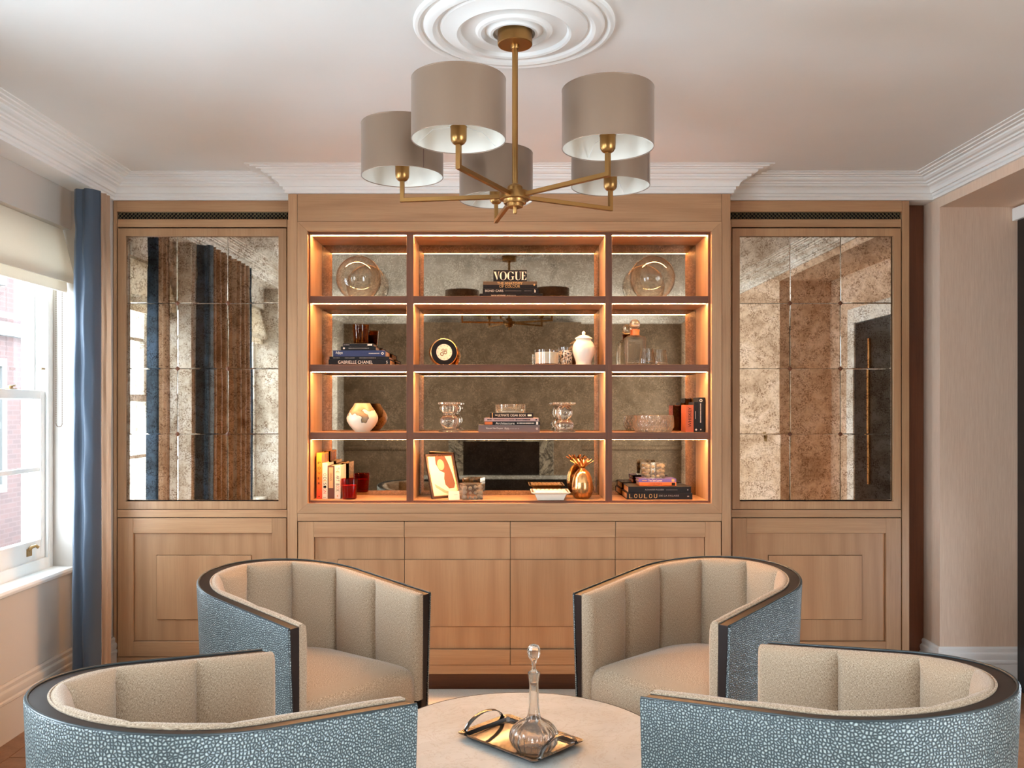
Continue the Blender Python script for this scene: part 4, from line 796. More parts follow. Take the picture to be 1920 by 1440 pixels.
# photo frame, turned to the right and leaning back
fr = local(thing('photo_frame', 'leaning dark brown photo frame with a sepia portrait print', 'photo frame', (X(811, 4.445), 4.445, zf)))
fw, fh, ft = 0.178, 0.240, 0.012
MB().ring(0, fw, 0, fh, 0.012, 0.012, 0, ft).build('frame', 'frame_brown', fr, bevel=0.001, seg=1, origin=(0, 0, 0))
MB().ring(0.012, fw - 0.012, 0.012, fh - 0.012, 0.0025, 0.0025, 0.0015, 0.006).build('inner_edge', 'gold', fr, origin=(0, 0, 0))
ph = MB().box(0.012, fw - 0.012, 0.005, ft - 0.001, 0.012, fh - 0.012).build('print', 'photo_cream', fr, origin=(0, 0, 0))
def blob(name, mat, pts, yy):
    MB().prism(pts, 'y', yy - 0.0004, yy).build(name, mat, ph, origin=(0, 0, 0))
def el(cx_, cz_, rx, rz, rot=0, n=20): return [(cx_ + rx * math.cos(2 * PI * k / n) * math.cos(rot) - rz * math.sin(2 * PI * k / n) * math.sin(rot), cz_ + rx * math.cos(2 * PI * k / n) * math.sin(rot) + rz * math.sin(2 * PI * k / n) * math.cos(rot)) for k in range(n)]
blob('dark_hair', 'hair_brown', [(0.060, 0.226), (0.122, 0.226), (0.136, 0.19), (0.152, 0.13), (0.160, 0.075), (0.150, 0.052), (0.118, 0.050), (0.098, 0.072), (0.096, 0.105), (0.104, 0.135), (0.075, 0.150), (0.058, 0.185)], 0.0048)
blob('blurred_face', 'skin_tone', el(0.088, 0.180, 0.022, 0.030), 0.0043)
blob('pale_arm', 'skin_tone', [(0.030, 0.080), (0.095, 0.040), (0.135, 0.030), (0.13, 0.018), (0.085, 0.028), (0.035, 0.060)], 0.0046)
MB().prism([(fw / 2 - 0.02, 0.15), (fw / 2 + 0.02, 0.15), (fw / 2 + 0.03, 0.02), (fw / 2 - 0.03, 0.02)], 'y', ft, ft + 0.004).build('easel_back', 'ink_black', fr, origin=(0, 0, 0))
fr.rotation_euler = (Matrix.Rotation(math.radians(38), 4, 'Z') @ Matrix.Rotation(math.radians(-17), 4, 'X')).to_euler()
# small cream card and crystal votives
cd = local(thing('place_card', 'small cream folded card standing in front of the photo frame', 'card', (X(851, 4.42), 4.42, zf)))
MB().prism([(-0.016, 0), (-0.0145, 0), (0, 0.040), (0.0145, 0), (0.016, 0), (0.0008, 0.0435), (-0.0008, 0.0435)], 'x', -0.028, 0.028).build('folded_card', 'photo_cream', cd, origin=(0, 0, 0))
dashes(cd, 'print_grey', -0.002, 0.018, 0.025, 0.0015, -0.0085, 4); cd.rotation_euler = (0, 0, math.radians(12))
def votive(label, px, D, z0, w_, h_, yaw):
    v_ = local(thing('votive_holder', label, 'votive', (X(px, D), D, z0)))
    hw = w_ / 2
    MB().box(-hw, hw, -hw, hw, 0, h_).build('crystal_block', 'crystal', v_, bevel=0.002, origin=(0, 0, 0))
    rr = random.Random(5)
    m = MB()
    for i in range(4):
        for j in range(3):
            u = -hw + w_ * (i + 0.5) / 4; q = h_ * (j + 0.55) / 3.3; s_ = hw * 0.19 * rr.uniform(0.8, 1.1)
            for (cx_, cy_) in ((u, -hw + 0.006 + s_ * 0.5), (hw - 0.006 - s_ * 0.5, u), (-hw + 0.006 + s_ * 0.5, u)): m.ball((cx_, cy_, q + rr.uniform(-0.004, 0.004)), s_, 10)
    m.build('cream_pattern', 'candle_wax', v_, smooth=60, origin=(0, 0, 0))
    v_.rotation_euler = (0, 0, yaw)
votive('square crystal votive holder beside the photo frame', 883, 4.45, zf, 0.104, 29 * 4.45 / F, math.radians(14))
# square porcelain dish
D = 4.44; x = X(1031, D); pm = D / F
ds = thing('trinket_dish', 'small square white porcelain dish with patterned rim', 'dish', (x, D, zf))
a, b, h_ = 24 * pm, 36 * pm, 15 * pm
def sq(r_, z_): return [(x - r_, D - r_, zf + z_), (x + r_, D - r_, zf + z_), (x + r_, D + r_, zf + z_), (x - r_, D + r_, zf + z_)]
Lr = [sq(a * 0.9, 0), sq(a, 0.001), sq(b * 0.80, h_ * 0.75), sq(b, h_), sq(b, h_ + 0.003), sq(b * 0.78, h_ * 0.82 + 0.003), sq(a * 0.9, 0.008)]
m = MB(); m.v = [Vector(p) for L_ in Lr for p in L_]
for i in range(len(Lr) - 1):
    for k in range(4): m.f.append((i * 4 + k, i * 4 + (k + 1) % 4, i * 4 + 4 + (k + 1) % 4, i * 4 + 4 + k))
m.f += [(0, 1, 2, 3), (24, 25, 26, 27)]; m.build('dish', 'porcelain', ds, bevel=0.001, seg=1)
m = MB()
for k in range(9):
    q = -b + 2 * b * (k + 0.5) / 9
    for (cx_, cy_) in ((x + q, D - b * 0.9), (x + q, D + b * 0.9), (x - b * 0.9, D + q), (x + b * 0.9, D + q)): m.lathe([(0.005, 0), (0.005, 0.0012), (0, 0.0014)], (cx_, cy_, zf + h_ + 0.0008), 8)
m.build('rim_pattern', 'book_brown', ds)
# golden pineapple
D = 4.465; pm = D / F; x = X(1092, D)
pa_ = thing('pineapple_jar', 'golden metal pineapple ornament with spiky leaf crown', 'ornament', (x, D, zf))
bp = [(0, 0), (11, 0), (13.5, 1), (17, 6), (19.2, 14), (19.8, 22), (19, 31)]; tp = [(19, 31.4), (17.4, 39), (14.2, 47), (9.6, 53), (5, 55.6), (4.6, 57), (0, 57)]
bd = MB().lathe([(a * pm, b * pm) for a, b in bp], (x, D, zf), 48).build('body', 'gold', pa_, smooth=50); MB().lathe([(a * pm, b * pm) for a, b in tp], (x, D, zf), 48).build('lid', 'gold', pa_, smooth=50)
def rad(zz):
    q = [(a * pm, b * pm) for a, b in bp[2:]]
    for (r0, z0), (r1, z1) in zip(q, q[1:]):
        if z0 <= zz <= z1: return r0 + (r1 - r0) * (zz - z0) / (z1 - z0)
    return q[-1][0]
m = MB()
for s_ in (1, -1):
    for k in range(16):
        pts = []
        for i in range(9):
            zz = (2 + 28 * i / 8) * pm; an = 2 * PI * k / 16 + s_ * 0.9 * i / 8; rr = rad(zz) + 0.0001; pts.append((x + rr * math.cos(an), D + rr * math.sin(an), zf + zz))
        m.tube(pts, 0.0005, 4)
m.build('diamond_lattice', 'dark_brass', bd)
for ring_, (n, L_, el_, w_) in enumerate(((9, 0.070, 0.55, 0.014), (8, 0.066, 0.85, 0.014), (6, 0.056, 1.2, 0.011))):
    for k in range(n):
        an = 2 * PI * (k + 0.5 * ring_) / n + 0.2; pts = []
        for i in range(6):
            f_ = i / 5; e_ = 1.35 + (el_ - 1.35) * min(1, f_ * 2.2); pts.append((f_, e_))
        mm = MB(); rows_ = []; rr, zz = 3.2 * pm, 0
        for i, (f_, e_) in enumerate(pts):
            if i: rr += math.cos(e_) * L_ / 5; zz += math.sin(e_) * L_ / 5
            hw = w_ * (0.45 + 1.1 * f_ - 1.5 * f_ * f_ ) if f_ < 1 else 0.0006; hw = max(hw, 0.0006)
            rows_.append([(x + rr * math.cos(an) - q * hw * math.sin(an), D + rr * math.sin(an) + q * hw * math.cos(an), zf + 56 * pm + zz + (0.0025 if q == 0 else 0)) for q in (-1, 0, 1)])
        lf = mm.grid(rows_).build('leaf', 'gold', pa_, smooth=60, recalc=False); so = lf.modifiers.new('thickness', 'SOLIDIFY'); so.thickness = 0.0012
# books bottom right
G6 = 'books stacked flat in the bottom row, right bay'; D = 4.42; pm = D / F; z = zf
r, x0, x1, y, za, zb2 = book_flat('large black book with wide serif capitals, bottom of the right bay stack', 1175.4, 1298.5, D, z, 12 * pm, 0.215, 'book_black', G6)
for k, ch in enumerate('LOULOU'): text(ch, r, 'print_gold', x0 + 0.012 + k * 0.0255, x0 + 0.012 + k * 0.0255 + 0.016, za + 0.007, zb2 - 0.004, y)
text('DE LA FALAISE', r, 'print_grey', x0 + 0.166, x0 + 0.268, za + 0.015, zb2 - 0.009, y); dashes(r, 'print_grey', x1 - 0.027, x1 - 0.016, (za + zb2) / 2, 0.006, y, 2); z = zb2 + EPS
r, x0, x1, y, za, zb2 = book_flat('black book with small grey capitals, second in the right bay stack', 1178, 1296, D, z, 12 * pm, 0.20, 'book_black', G6)
text('ALEXANDER McQUEEN', r, 'print_grey', x0 + 0.086, x0 + 0.183, za + 0.012, zb2 - 0.012, y); MB().box(x0 + 0.193, x0 + 0.253, y - 0.0003, y, (za + zb2) / 2 - 0.0006, (za + zb2) / 2 + 0.0006).build('spine_line', 'print_grey', r); dashes(r, 'print_grey', x1 - 0.020, x1 - 0.013, (za + zb2) / 2, 0.007, y, 1); z = zb2 + EPS
D = 4.47; pm = D / F
r, x0, x1, y, za, zb2 = book_flat('thin orange book under the violet book in the right bay', 1198.5, 1268, D, z, 6.4 * pm, 0.13, 'book_orange', G6)
text('HERMES', r, 'book_brown', x0 + 0.050, x0 + 0.118, za + 0.004, zb2 - 0.005, y); MB().box(x1 - 0.024, x1 - 0.006, y - 0.0003, y, za + 0.002, zb2 - 0.002).build('spine_patch', 'ink_black', r); z = zb2 + EPS
r, x0, x1, y, za, zb2 = book_flat('thin violet book with white script under the crystal votive', 1197.5, 1268, D, z, 6.6 * pm, 0.125, 'book_violet', G6)
text('Yves Saint Laurent', r, 'print_cream', x0 + 0.050, x0 + 0.122, za + 0.003, zb2 - 0.003, y); dashes(r, 'print_gold', x0 + 0.018, x0 + 0.046, (za + zb2) / 2, 0.004, y, 5); MB().box(x1 - 0.024, x1 - 0.010, y - 0.0003, y, za + 0.003, zb2 - 0.003).build('spine_patch', 'print_gold', r); z = zb2 + EPS
votive('square crystal votive holder on top of the violet book', 1224.5, 4.53, z, 0.100, 28.5 * 4.53 / F, 0.12)

# ------------------------------------------------------------------ chandelier
ZA = ZC + 400 * CHY / F                              # arm level
ch = thing('chandelier', 'brass five arm chandelier with taupe silk drum shades', 'chandelier', (CHX + 0.003, CHY, ZA))
cx_, cy_ = CHX + 0.003, CHY
MB().lathe([(0, H - 0.018), (0.0545, H - 0.018), (0.0545, H - 0.020), (0.0545, H - 0.058), (0.0525, H - 0.060), (0, H - 0.060)], (cx_, cy_, 0), 48).build('canopy', 'brass', ch, smooth=35)
MB().lathe([(0.0135, H - 0.060), (0.0135, H - 0.068), (0.0115, H - 0.072), (0, H - 0.072)], (cx_, cy_, 0), 24).build('collar', 'brass', ch, smooth=40)
MB().lathe([(0.0092, ZA + 0.03), (0.0092, H - 0.07)], (cx_, cy_, 0), 20).build('rod', 'brass', ch, smooth=40)
hp = [(0, 0.036), (0.016, 0.036), (0.020, 0.034), (0.024, 0.030), (0.0255, 0.026), (0.0255, 0.014), (0.047, 0.012), (0.048, 0.010), (0.048, -0.010), (0.046, -0.012), (0.036, -0.012), (0.0355, -0.013), (0.0355, -0.022), (0.034, -0.024), (0.026, -0.024), (0.0255, -0.033), (0.024, -0.035), (0, -0.035)]
MB().lathe([(a, ZA + b) for a, b in hp], (cx_, cy_, 0), 48).build('hub', 'brass', ch, smooth=30)
MB().lathe([(0.0062, ZA - 0.034), (0.0066, ZA - 0.052), (0.0045, ZA - 0.055), (0, ZA - 0.055)], (cx_, cy_, 0), 16).build('finial', 'brass', ch, smooth=40)
RA = 0.362
for k in range(5):
    an = math.radians(100 + 72 * k); dx, dy = math.cos(an), math.sin(an); ex, ey = cx_ + RA * dx, cy_ + RA * dy
    m = MB(); hw = 0.0065
    def pt(r_, s_, z_): return (cx_ + r_ * dx - s_ * dy, cy_ + r_ * dy + s_ * dx, ZA + z_)
    for sec in (((0.044, -hw), (RA + hw, -hw), (RA - hw, hw), (0.044, hw)), ((RA + hw, -hw), (RA + hw, 0.066), (RA - hw, 0.066), (RA - hw, hw))):
        vs_ = [pt(r_, s_, z_) for s_ in (-hw, hw) for (r_, z_) in sec]; m.add(vs_, [(0, 1, 2, 3), (7, 6, 5, 4), (0, 4, 5, 1), (1, 5, 6, 2), (2, 6, 7, 3), (3, 7, 4, 0)])
    ar = m.build('arm', 'brass', ch, bevel=0.0008, seg=1)
    MB().lathe([(0, 0.060), (0.009, 0.060), (0.016, 0.064), (0.0215, 0.072), (0.0225, 0.084), (0.0225, 0.104), (0.0235, 0.110), (0.021, 0.111), (0.0205, 0.100), (0, 0.098)], (ex, ey, ZA), 28).build('lamp_cup', 'brass', ar, smooth=40)
    rs, z0, z1 = 0.130, ZA + 0.075, ZA + 0.238
    sh_ = MB().lathe([(rs, z0), (rs, z1), (rs - 0.0012, z1), (rs - 0.0012, z0)], (ex, ey, 0), 72, closed=True).build('drum_shade', 'shade_silk', ch, smooth=40)
    MB().lathe([(rs - 0.0014, z0 + 0.001), (rs - 0.0014, z1 - 0.001), (rs - 0.0022, z1 - 0.001), (rs - 0.0022, z0 + 0.001)], (ex, ey, 0), 72, closed=True).build('lining', 'shade_lining', sh_, smooth=40)
    for (zz, q) in ((z0, 1), (z1, 1)): MB().tube([(ex + (rs - 0.0008) * math.cos(2 * PI * i / 64), ey + (rs - 0.0008) * math.sin(2 * PI * i / 64), zz) for i in range(64)], 0.0016, 6, closed=True).build('rolled_edge', 'shade_silk', sh_, smooth=60)
    m = MB(); zr = ZA + 0.112
    for i in range(3):
        b_ = an + 0.6 + 2 * PI * i / 3; m.tube([(ex + 0.022 * math.cos(b_), ey + 0.022 * math.sin(b_), zr), (ex + 0.08 * math.cos(b_), ey + 0.08 * math.sin(b_), zr), (ex + (rs - 0.004) * math.cos(b_), ey + (rs - 0.004) * math.sin(b_), z0 + 0.006)], 0.0013, 5)
    m.tube([(ex + 0.024 * math.cos(2 * PI * i / 20), ey + 0.024 * math.sin(2 * PI * i / 20), zr) for i in range(20)], 0.0018, 5, closed=True)
    m.build('wire_spider', 'ext_white', sh_, smooth=60)
    b_ = math.radians(-62) + 0.15 * k
    MB().box(-0.0009, 0.0009, -0.0007, 0.0004, z0, z1).xf(Matrix.Translation((ex + rs * math.cos(b_), ey + rs * math.sin(b_), 0)) @ Matrix.Rotation(b_ + PI / 2, 4, 'Z')).build('seam', 'book_brown', sh_) if k in (1, 4, 0) else None

# ------------------------------------------------------------------ tub armchairs
CR, CL, HB, HF = 0.349, 0.392, 0.803, 0.713
def plan(s, off):
    """point on the horseshoe, s in -1..1 along its outer length, moved inward by off; returns (u forward, v side, nu, nv)"""
    arc = PI * CR / 2; tot = arc + CL; d = abs(s) * tot; sg = 1 if s >= 0 else -1
    if d <= arc: a = d / CR; nu, nv = -math.cos(a), math.sin(a); u, v_ = CR * nu, CR * nv
    else: nu, nv = 0.0, 1.0; u, v_ = d - arc, CR
    return u - nu * off, sg * (v_ - nv * off), nu, sg * nv
def rim_z(u): return HB + (HF - HB) * (u + CR) / (CR + CL)
ARC = 2 * (PI * CR / 2 + CL)
def make_chair():
    r = local(thing('tub_armchair', '', 'armchair'))
    N = 96; ss = [-1 + 2 * i / N for i in range(N + 1)]
    tap = lambda z_, top_: 0.030 * max(0, (top_ - z_) / 0.75)
    # pebbled leather outside: flat skin with a rolled top and vertical ends
    rows, uvs = [], []
    for j in range(13):
        row, uv = [], []
        for s in ss:
            u, v_, _, _ = plan(s, 0); top_ = rim_z(u)
            if j <= 9: z_ = 0.06 + (top_ - 0.004 - 0.06) * j / 9; of = tap(z_, top_)
            else: q = (j - 9) / 3 * PI / 2; z_ = top_ - 0.004 + 0.004 * math.sin(q); of = 0.004 * (1 - math.cos(q)) + (0.004 if j == 12 else 0)
            u, v_, _, _ = plan(s, of); row.append((u, v_, z_)); uv.append((s * ARC / 2, z_))
        rows.append(row); uvs.append(uv)
    m = MB().grid(rows, uvs)
    for e in (0, N):                                           # leather returning at the arm ends
        rws = []; uv = []
        for j in range(10):
            p = rows[j][e]; u, v_, nu, nv = plan(ss[e], 0.008 + tap(p[2], rim_z(CL))); rws.append([p, (CL + 0.001, v_, p[2])]); uv.append([uvs[j][e], (uvs[j][e][0] + 0.008, uvs[j][e][1])])
        m.grid(rws, uv)
    m.build('leather_shell', 'shagreen', r, smooth=50, origin=(0, 0, 0), recalc=True)
    # beaded welt along the top outer edge
    pts = []
    for s in ss: u, v_, _, _ = plan(s, 0.006); pts.append((u, v_, rim_z(u) + 0.0005))
    MB().tube(pts, 0.0036, 8).build('welt', 'shagreen', r, smooth=60, origin=(0, 0, 0))
    # dark timber frame: top band and front posts
    rows = []
    for s in ss:
        u, v_, _, _ = plan(s, 0.009); u2, v2, _, _ = plan(s, 0.047); t_ = rim_z(u); t2 = rim_z(u2); k = 0.030
        ub, vb, _, _ = plan(s, 0.009 + k); ub2, vb2, _, _ = plan(s, 0.047 + k * 0.5)
        rows.append([(ub, vb, 0.06), (u, v_, t_ - 0.001), (u2, v2, t2 - 0.001), (ub2, vb2, 0.06)])
    m = MB().grid([rw + [rw[0]] for rw in rows])
    for e in (0, N): m.add(rows[e], [(0, 1, 2, 3)])
    m.build('timber_frame', 'dark_wood', r, bevel=0.0015, seg=2, origin=(0, 0, 0))
    # upright upholstered channels
    NC = 8; of0 = 0.047
    for c in range(NC):
        s0, s1 = -1 + 2 * c / NC, -1 + 2 * (c + 1) / NC; rows, uvs = [], []
        n = 14; tz = [0.0, 0.0, 0.05, 0.15, 0.3, 0.55, 1.0, 1.8, 3.0, 5.0, 8.0]
        for j in range(12):
            row, uv = [], []
            for i in range(n + 1):
                f_ = i / n; s = s0 + (s1 - s0) * f_
                end = (c == 0 and i == 0) or (c == NC - 1 and i == n)
                b_ = max(0.0, 1 - (2 * f_ - 1) ** 2) ** 0.5
                if c == 0 and f_ < 0.5: b_ = max(b_, 0.75) if f_ > 0.02 else 0.35
                if c == NC - 1 and f_ > 0.5: b_ = max(b_, 0.75) if f_ < 0.98 else 0.35
                th = 0.017 + 0.039 * b_
                u, v_, _, _ = plan(s, of0); t_ = rim_z(u)
                tt = 0.030 + 0.014 * b_; prof = [(0, -0.004), (tt * 0.18, 0.004), (tt * 0.45, 0.005 + 0.002 * b_), (tt * 0.75, -0.001), (tt * 0.3 + th * 0.62, -0.014), (th * 0.96, -0.034), (th, -0.07), (th * 1.0, -0.12), (th * 1.0, -0.2), (th * 0.97, -0.28), (th * 0.9, -0.36), (th * 0.9, -0.40)]
                of, dz = prof[j]
                u, v_, _, _ = plan(s, of0 + of); row.append((u, v_, t_ + dz)); uv.append((s * ARC / 2, t_ + dz - of))
            rows.append(row); uvs.append(uv)
        m = MB().grid(rows, uvs)
        for e, cc in ((0, 0), (n, NC - 1)):
            if c == cc:
                sd = -1 if e == 0 else 1; rws = []; uv = []
                for j in range(12): p = rows[j][e]; q = plan(sd, of0); rws.append([p, (p[0] + 0.0, q[1], p[2])]); uv.append([(p[1], p[2]), (q[1], p[2])])
                m.grid(rws, uv)
        m.build('channel', 'linen', r, smooth=70, origin=(0, 0, 0))
    pts = []
    for s in ss: u, v_, _, _ = plan(s, 0.049); pts.append((u, v_, rim_z(u) + 0.001))
    m = MB().tube(pts, 0.0032, 8)
    for j, p in enumerate(m.v): m.uv[j] = (p.x + p.y, p.z)
    m.build('piping', 'linen', r, smooth=60, origin=(0, 0, 0))
    # seat cushion
    M_ = 72; bd_ = []
    for i in range(49): s = -0.985 + 1.97 * i / 48; u, v_, _, _ = plan(s, 0.078); bd_.append(Vector((u, v_, 0)))
    a_, b_ = bd_[-1], bd_[0]
    for i in range(1, 16): f_ = i / 16; p = a_.lerp(b_, f_); bd_.append(Vector((p.x + 0.030 * math.sin(PI * f_) ** 0.6, p.y, 0)))
    cen = Vector((0.03, 0, 0)); rows, uvs = [], []
    for (k, z_) in ((0.0, 0.492), (0.2, 0.490), (0.4, 0.484), (0.6, 0.474), (0.78, 0.458), (0.9, 0.442), (0.97, 0.424), (1.0, 0.40), (1.0, 0.33), (0.985, 0.27)):
        row, uv = [], []
        for p in bd_ + [bd_[0]]: q = cen.lerp(p, max(k, 0.001)); row.append((q.x, q.y, z_)); uv.append((q.x, q.y) if k < 0.9 else (len(row) * 0.028, z_ + 0.9))
        rows.append(row); uvs.append(uv)
    MB().grid(rows, uvs).build('seat_cushion', 'linen', r, smooth=70, origin=(0, 0, 0))
    MB().prism([(p.x * 0.97, p.y * 0.97) for p in bd_], 'z', 0.07, 0.275).build('seat_base', 'linen', r, origin=(0, 0, 0))
    MB().lathe([(0, 0), (0.22, 0), (0.22, 0.02), (0.05, 0.026), (0.05, 0.07), (0, 0.07)], (0.03, 0, 0), 48).build('swivel_base', 'dark_wood', r, smooth=35, origin=(0, 0, 0))
    return r
chair = make_chair()
spots = [((-0.8095, 3.2875), -36.4, 'blue pebbled leather tub armchair at back left of the round table'), ((-0.7323, 2.019), 47.3, 'blue pebbled leather tub armchair nearest the viewer on the left'),
         ((0.7856, 3.3388), -136.8, 'blue pebbled leather tub armchair at back right of the round table'), ((0.8565, 2.1036), 136.9, 'blue pebbled leather tub armchair nearest the viewer on the right')]
for i, (p, a, lb) in enumerate(spots):
    c = chair if i == 0 else copy_tree(chair)
    c.location = (p[0], p[1], 0.0125); c.rotation_euler = (0, 0, math.radians(a)); tag(c, lb, 'armchair', 'tub armchairs around the table')

# ------------------------------------------------------------------ round marble table
TX, TY, TZ_, TR = 0.052, 2.514, 0.47, 0.425
tb = thing('coffee_table', 'round marble topped coffee table with thin dark edge', 'table', (TX, TY, 0.0125))
MB().lathe([(0, TZ_ - 0.018), (TR - 0.0035, TZ_ - 0.018), (TR - 0.0035, TZ_ - 0.001), (TR - 0.0045, TZ_), (0, TZ_)], (TX, TY, 0), 96).build('marble_top', 'marble', tb, smooth=35)
MB().lathe([(TR - 0.003, TZ_ - 0.030), (TR, TZ_ - 0.029), (TR, TZ_ - 0.001), (TR - 0.001, TZ_ + 0.0004), (TR - 0.003, TZ_ + 0.0004)], (TX, TY, 0), 96, closed=True).build('edge_band', 'dark_wood', tb, smooth=35)
MB().lathe([(0, 0.0125), (0.2, 0.0125), (0.2, 0.03), (0.06, 0.04), (0.045, 0.08), (0.045, 0.40), (0.09, 0.44), (0.2, 0.452), (0, 0.452)], (TX, TY, 0), 48).build('pedestal', 'dark_wood', tb, smooth=40)
# tray: corners on the table plane
def ontable(px, py, z_): D = F * (ZC - z_) / (py - VY); return Vector((X(px, D), D, 0))
cn = [ontable(*p, TZ_ + 0.014) for p in ((851.5, 1371.6), (956, 1341), (1101, 1389), (998, 1430))]
tc_ = sum(cn, Vector()) / 4
ax = ((cn[3] - cn[0]) + (cn[2] - cn[1])).normalized(); half_l = ((cn[3] - cn[0]).length + (cn[2] - cn[1]).length) / 4; half_w = ((cn[1] - cn[0]).length + (cn[2] - cn[3]).length) / 4
tr = local(thing('serving_tray', 'polished silver rectangular tray with two arched handles', 'tray', (tc_.x, tc_.y, TZ_ + 0.0006)))
def rr_(hx, hy, rd, z_, n=6):
    out = []
    for (sx_, sy_, a0) in ((1, 1, 0), (-1, 1, PI / 2), (-1, -1, PI), (1, -1, 3 * PI / 2)):
        for i in range(n + 1): a = a0 + PI / 2 * i / n; out.append((sx_ * (hx - rd) + rd * math.cos(a), sy_ * (hy - rd) + rd * math.sin(a), z_))
    return out
def loops(ls, capa=True, capb=True):
    m = MB(); n = len(ls[0]); m.v = [Vector(p) for l_ in ls for p in l_]
    for i in range(len(ls) - 1):
        for k in range(n): m.f.append((i * n + k, i * n + (k + 1) % n, (i + 1) * n + (k + 1) % n, (i + 1) * n + k))
    if capa: m.f.append(tuple(range(n)))
    if capb: m.f.append(tuple((len(ls) - 1) * n + k for k in range(n)))
    return m
L_, W_ = half_l, half_w
loops([rr_(L_ - 0.022, W_ - 0.022, 0.006, 0.0), rr_(L_ - 0.020, W_ - 0.020, 0.008, 0.001), rr_(L_ - 0.014, W_ - 0.014, 0.010, 0.011), rr_(L_, W_, 0.014, 0.014), rr_(L_, W_, 0.014, 0.0155), rr_(L_ - 0.015, W_ - 0.015, 0.010, 0.0125), rr_(L_ - 0.0215, W_ - 0.0215, 0.008, 0.0025), rr_(L_ - 0.024, W_ - 0.024, 0.006, 0.002)]).build('tray_pan', 'chrome', tr, smooth=35, origin=(0, 0, 0))
for s_ in (-1, 1):
    pts = []
    for i in range(15):
        f_ = i / 14; y_ = (-1 + 2 * f_) * (W_ - 0.030); h_ = 0.0155 + 0.040 * math.sin(PI * f_) ** 0.6; pts.append((s_ * (L_ - 0.008) - s_ * 0.004 * math.sin(PI * f_), y_, h_))
    rows_ = [[(p[0] - 0.007, p[1], p[2] - 0.0008), (p[0], p[1], p[2] + 0.0012), (p[0] + 0.007, p[1], p[2] - 0.0008), (p[0] + 0.007, p[1], p[2] - 0.003), (p[0] - 0.007, p[1], p[2] - 0.003), (p[0] - 0.007, p[1], p[2] - 0.0008)] for p in pts]
    MB().grid(rows_).build('handle', 'chrome', tr, smooth=50, origin=(0, 0, 0))
tr.rotation_euler = (0, 0, math.atan2(ax.y, ax.x))
# crystal decanter standing on the tray
pd = ontable(1001, 1407, TZ_ + 0.003); pm = pd.y / F
dz0 = TZ_ + 0.0032
de = thing('crystal_decanter', 'round cut crystal decanter with long neck standing on the tray', 'decanter', (pd.x, pd.y, dz0))
def flute(a, r_, z_):
    v_ = z_ / pm
    if 4 < v_ < 46: return 1 - 0.060 * abs(math.sin(a * 11)) * min(1, (v_ - 4) / 8) * min(1, (46 - v_) / 8)
    return 1
dp = [(0, 0), (24, 0), (30, 2), (38, 7), (44, 15), (47, 25), (45.5, 35), (40, 44), (31, 51.5), (20, 57), (13.6, 62), (11.4, 70), (9.6, 84), (8.8, 104), (8.6, 124), (9.6, 134), (11.2, 143), (11.4, 146)]
inn = [(8.6, 146), (7.0, 130), (6.4, 104), (7.2, 84), (9, 70), (11, 62.5), (18, 54.5), (29, 49), (37.5, 42), (43, 34), (44.4, 25), (41.4, 16), (36, 9), (28, 5.5), (0, 5)]
MB().lathe([(a * pm, b * pm) for a, b in dp + inn], (pd.x, pd.y, dz0), 144, mod=flute).build('bottle', 'decanter_glass', de, smooth=28)
facet = lambda a, r_, z_: 1 - 0.05 * abs(math.sin(a * 5)) if z_ > 168 * pm else 1
sp_ = [(0, 128), (5.6, 128), (6.4, 146), (7.4, 148.5), (4.2, 151), (3.6, 160), (5.2, 168), (9.6, 174), (12.2, 182), (12.0, 190), (9, 196), (4, 198.6), (0, 199)]
MB().lathe([(a * pm, b * pm) for a, b in sp_], (pd.x, pd.y, dz0 + 0.0004), 40, mod=facet).build('stopper', 'decanter_glass', de, smooth=25)

# ------------------------------------------------------------------ right hand opening: dark doors, added glazed leaf and window; rear wall seen in the mirrors
d1 = bpy.data.objects.new('door_1', None); C.objects.link(d1); d1.location = (XD - 0.02, 3.85, 0); d1['o'] = list(d1.location); struct(d1)
box('jamb_panel', 'black_paint', d1, XD - 0.030, XD - 0.001, ADDED_GLAZED[1], 4.405, 0.0, 2.405)
box('door_head', 'white_paint', d1, XD - 0.045, XD - 0.001, 3.27, 4.425, 2.406, 2.47)
m = MB(); ga, gb = ADDED_GLAZED[0] + 0.002, ADDED_GLAZED[1] - 0.002
m.box(XD + 0.02, XD + 0.06, ga, ga + 0.10, 0, 2.248); m.box(XD + 0.02, XD + 0.06, gb - 0.10, gb, 0, 2.248); m.box(XD + 0.02, XD + 0.06, ga + 0.10, gb - 0.10, 0, 0.15); m.box(XD + 0.02, XD + 0.06, ga + 0.10, gb - 0.10, 0.70, 2.248)
lf = m.build('added_glazed_leaf', 'black_paint', d1, bevel=0.002)  # out of view, added so daylight reaches the back right chair
MB().add([(XD + 0.04, ga + 0.10, 0.15), (XD + 0.04, gb - 0.10, 0.15), (XD + 0.04, gb - 0.10, 0.70), (XD + 0.04, ga + 0.10, 0.70)], [(0, 1, 2, 3)]).build('pane', 'window_glass', lf, recalc=False)
d2 = bpy.data.objects.new('door_2', None); C.objects.link(d2); d2.location = (XD - 0.02, 2.95, 0); d2['o'] = list(d2.location); struct(d2)
box('door_leaf', 'black_paint', d2, XD - 0.030, XD - 0.001, 2.55, 3.24, 0.0, 2.08)
box('pull_bar', 'gold', d2, XD - 0.045, XD - 0.0305, 2.80, 2.825, 0.9, 1.95)
m = MB(); m.box(XD - 0.040, XD - 0.001, 2.42, 2.545, 0, 2.2); m.box(XD - 0.040, XD - 0.001, 3.245, 3.295, 0, 2.2); m.box(XD - 0.040, XD - 0.001, 2.5455, 3.2445, 2.085, 2.2)
m.build('architrave', 'white_paint', d2, bevel=0.006)
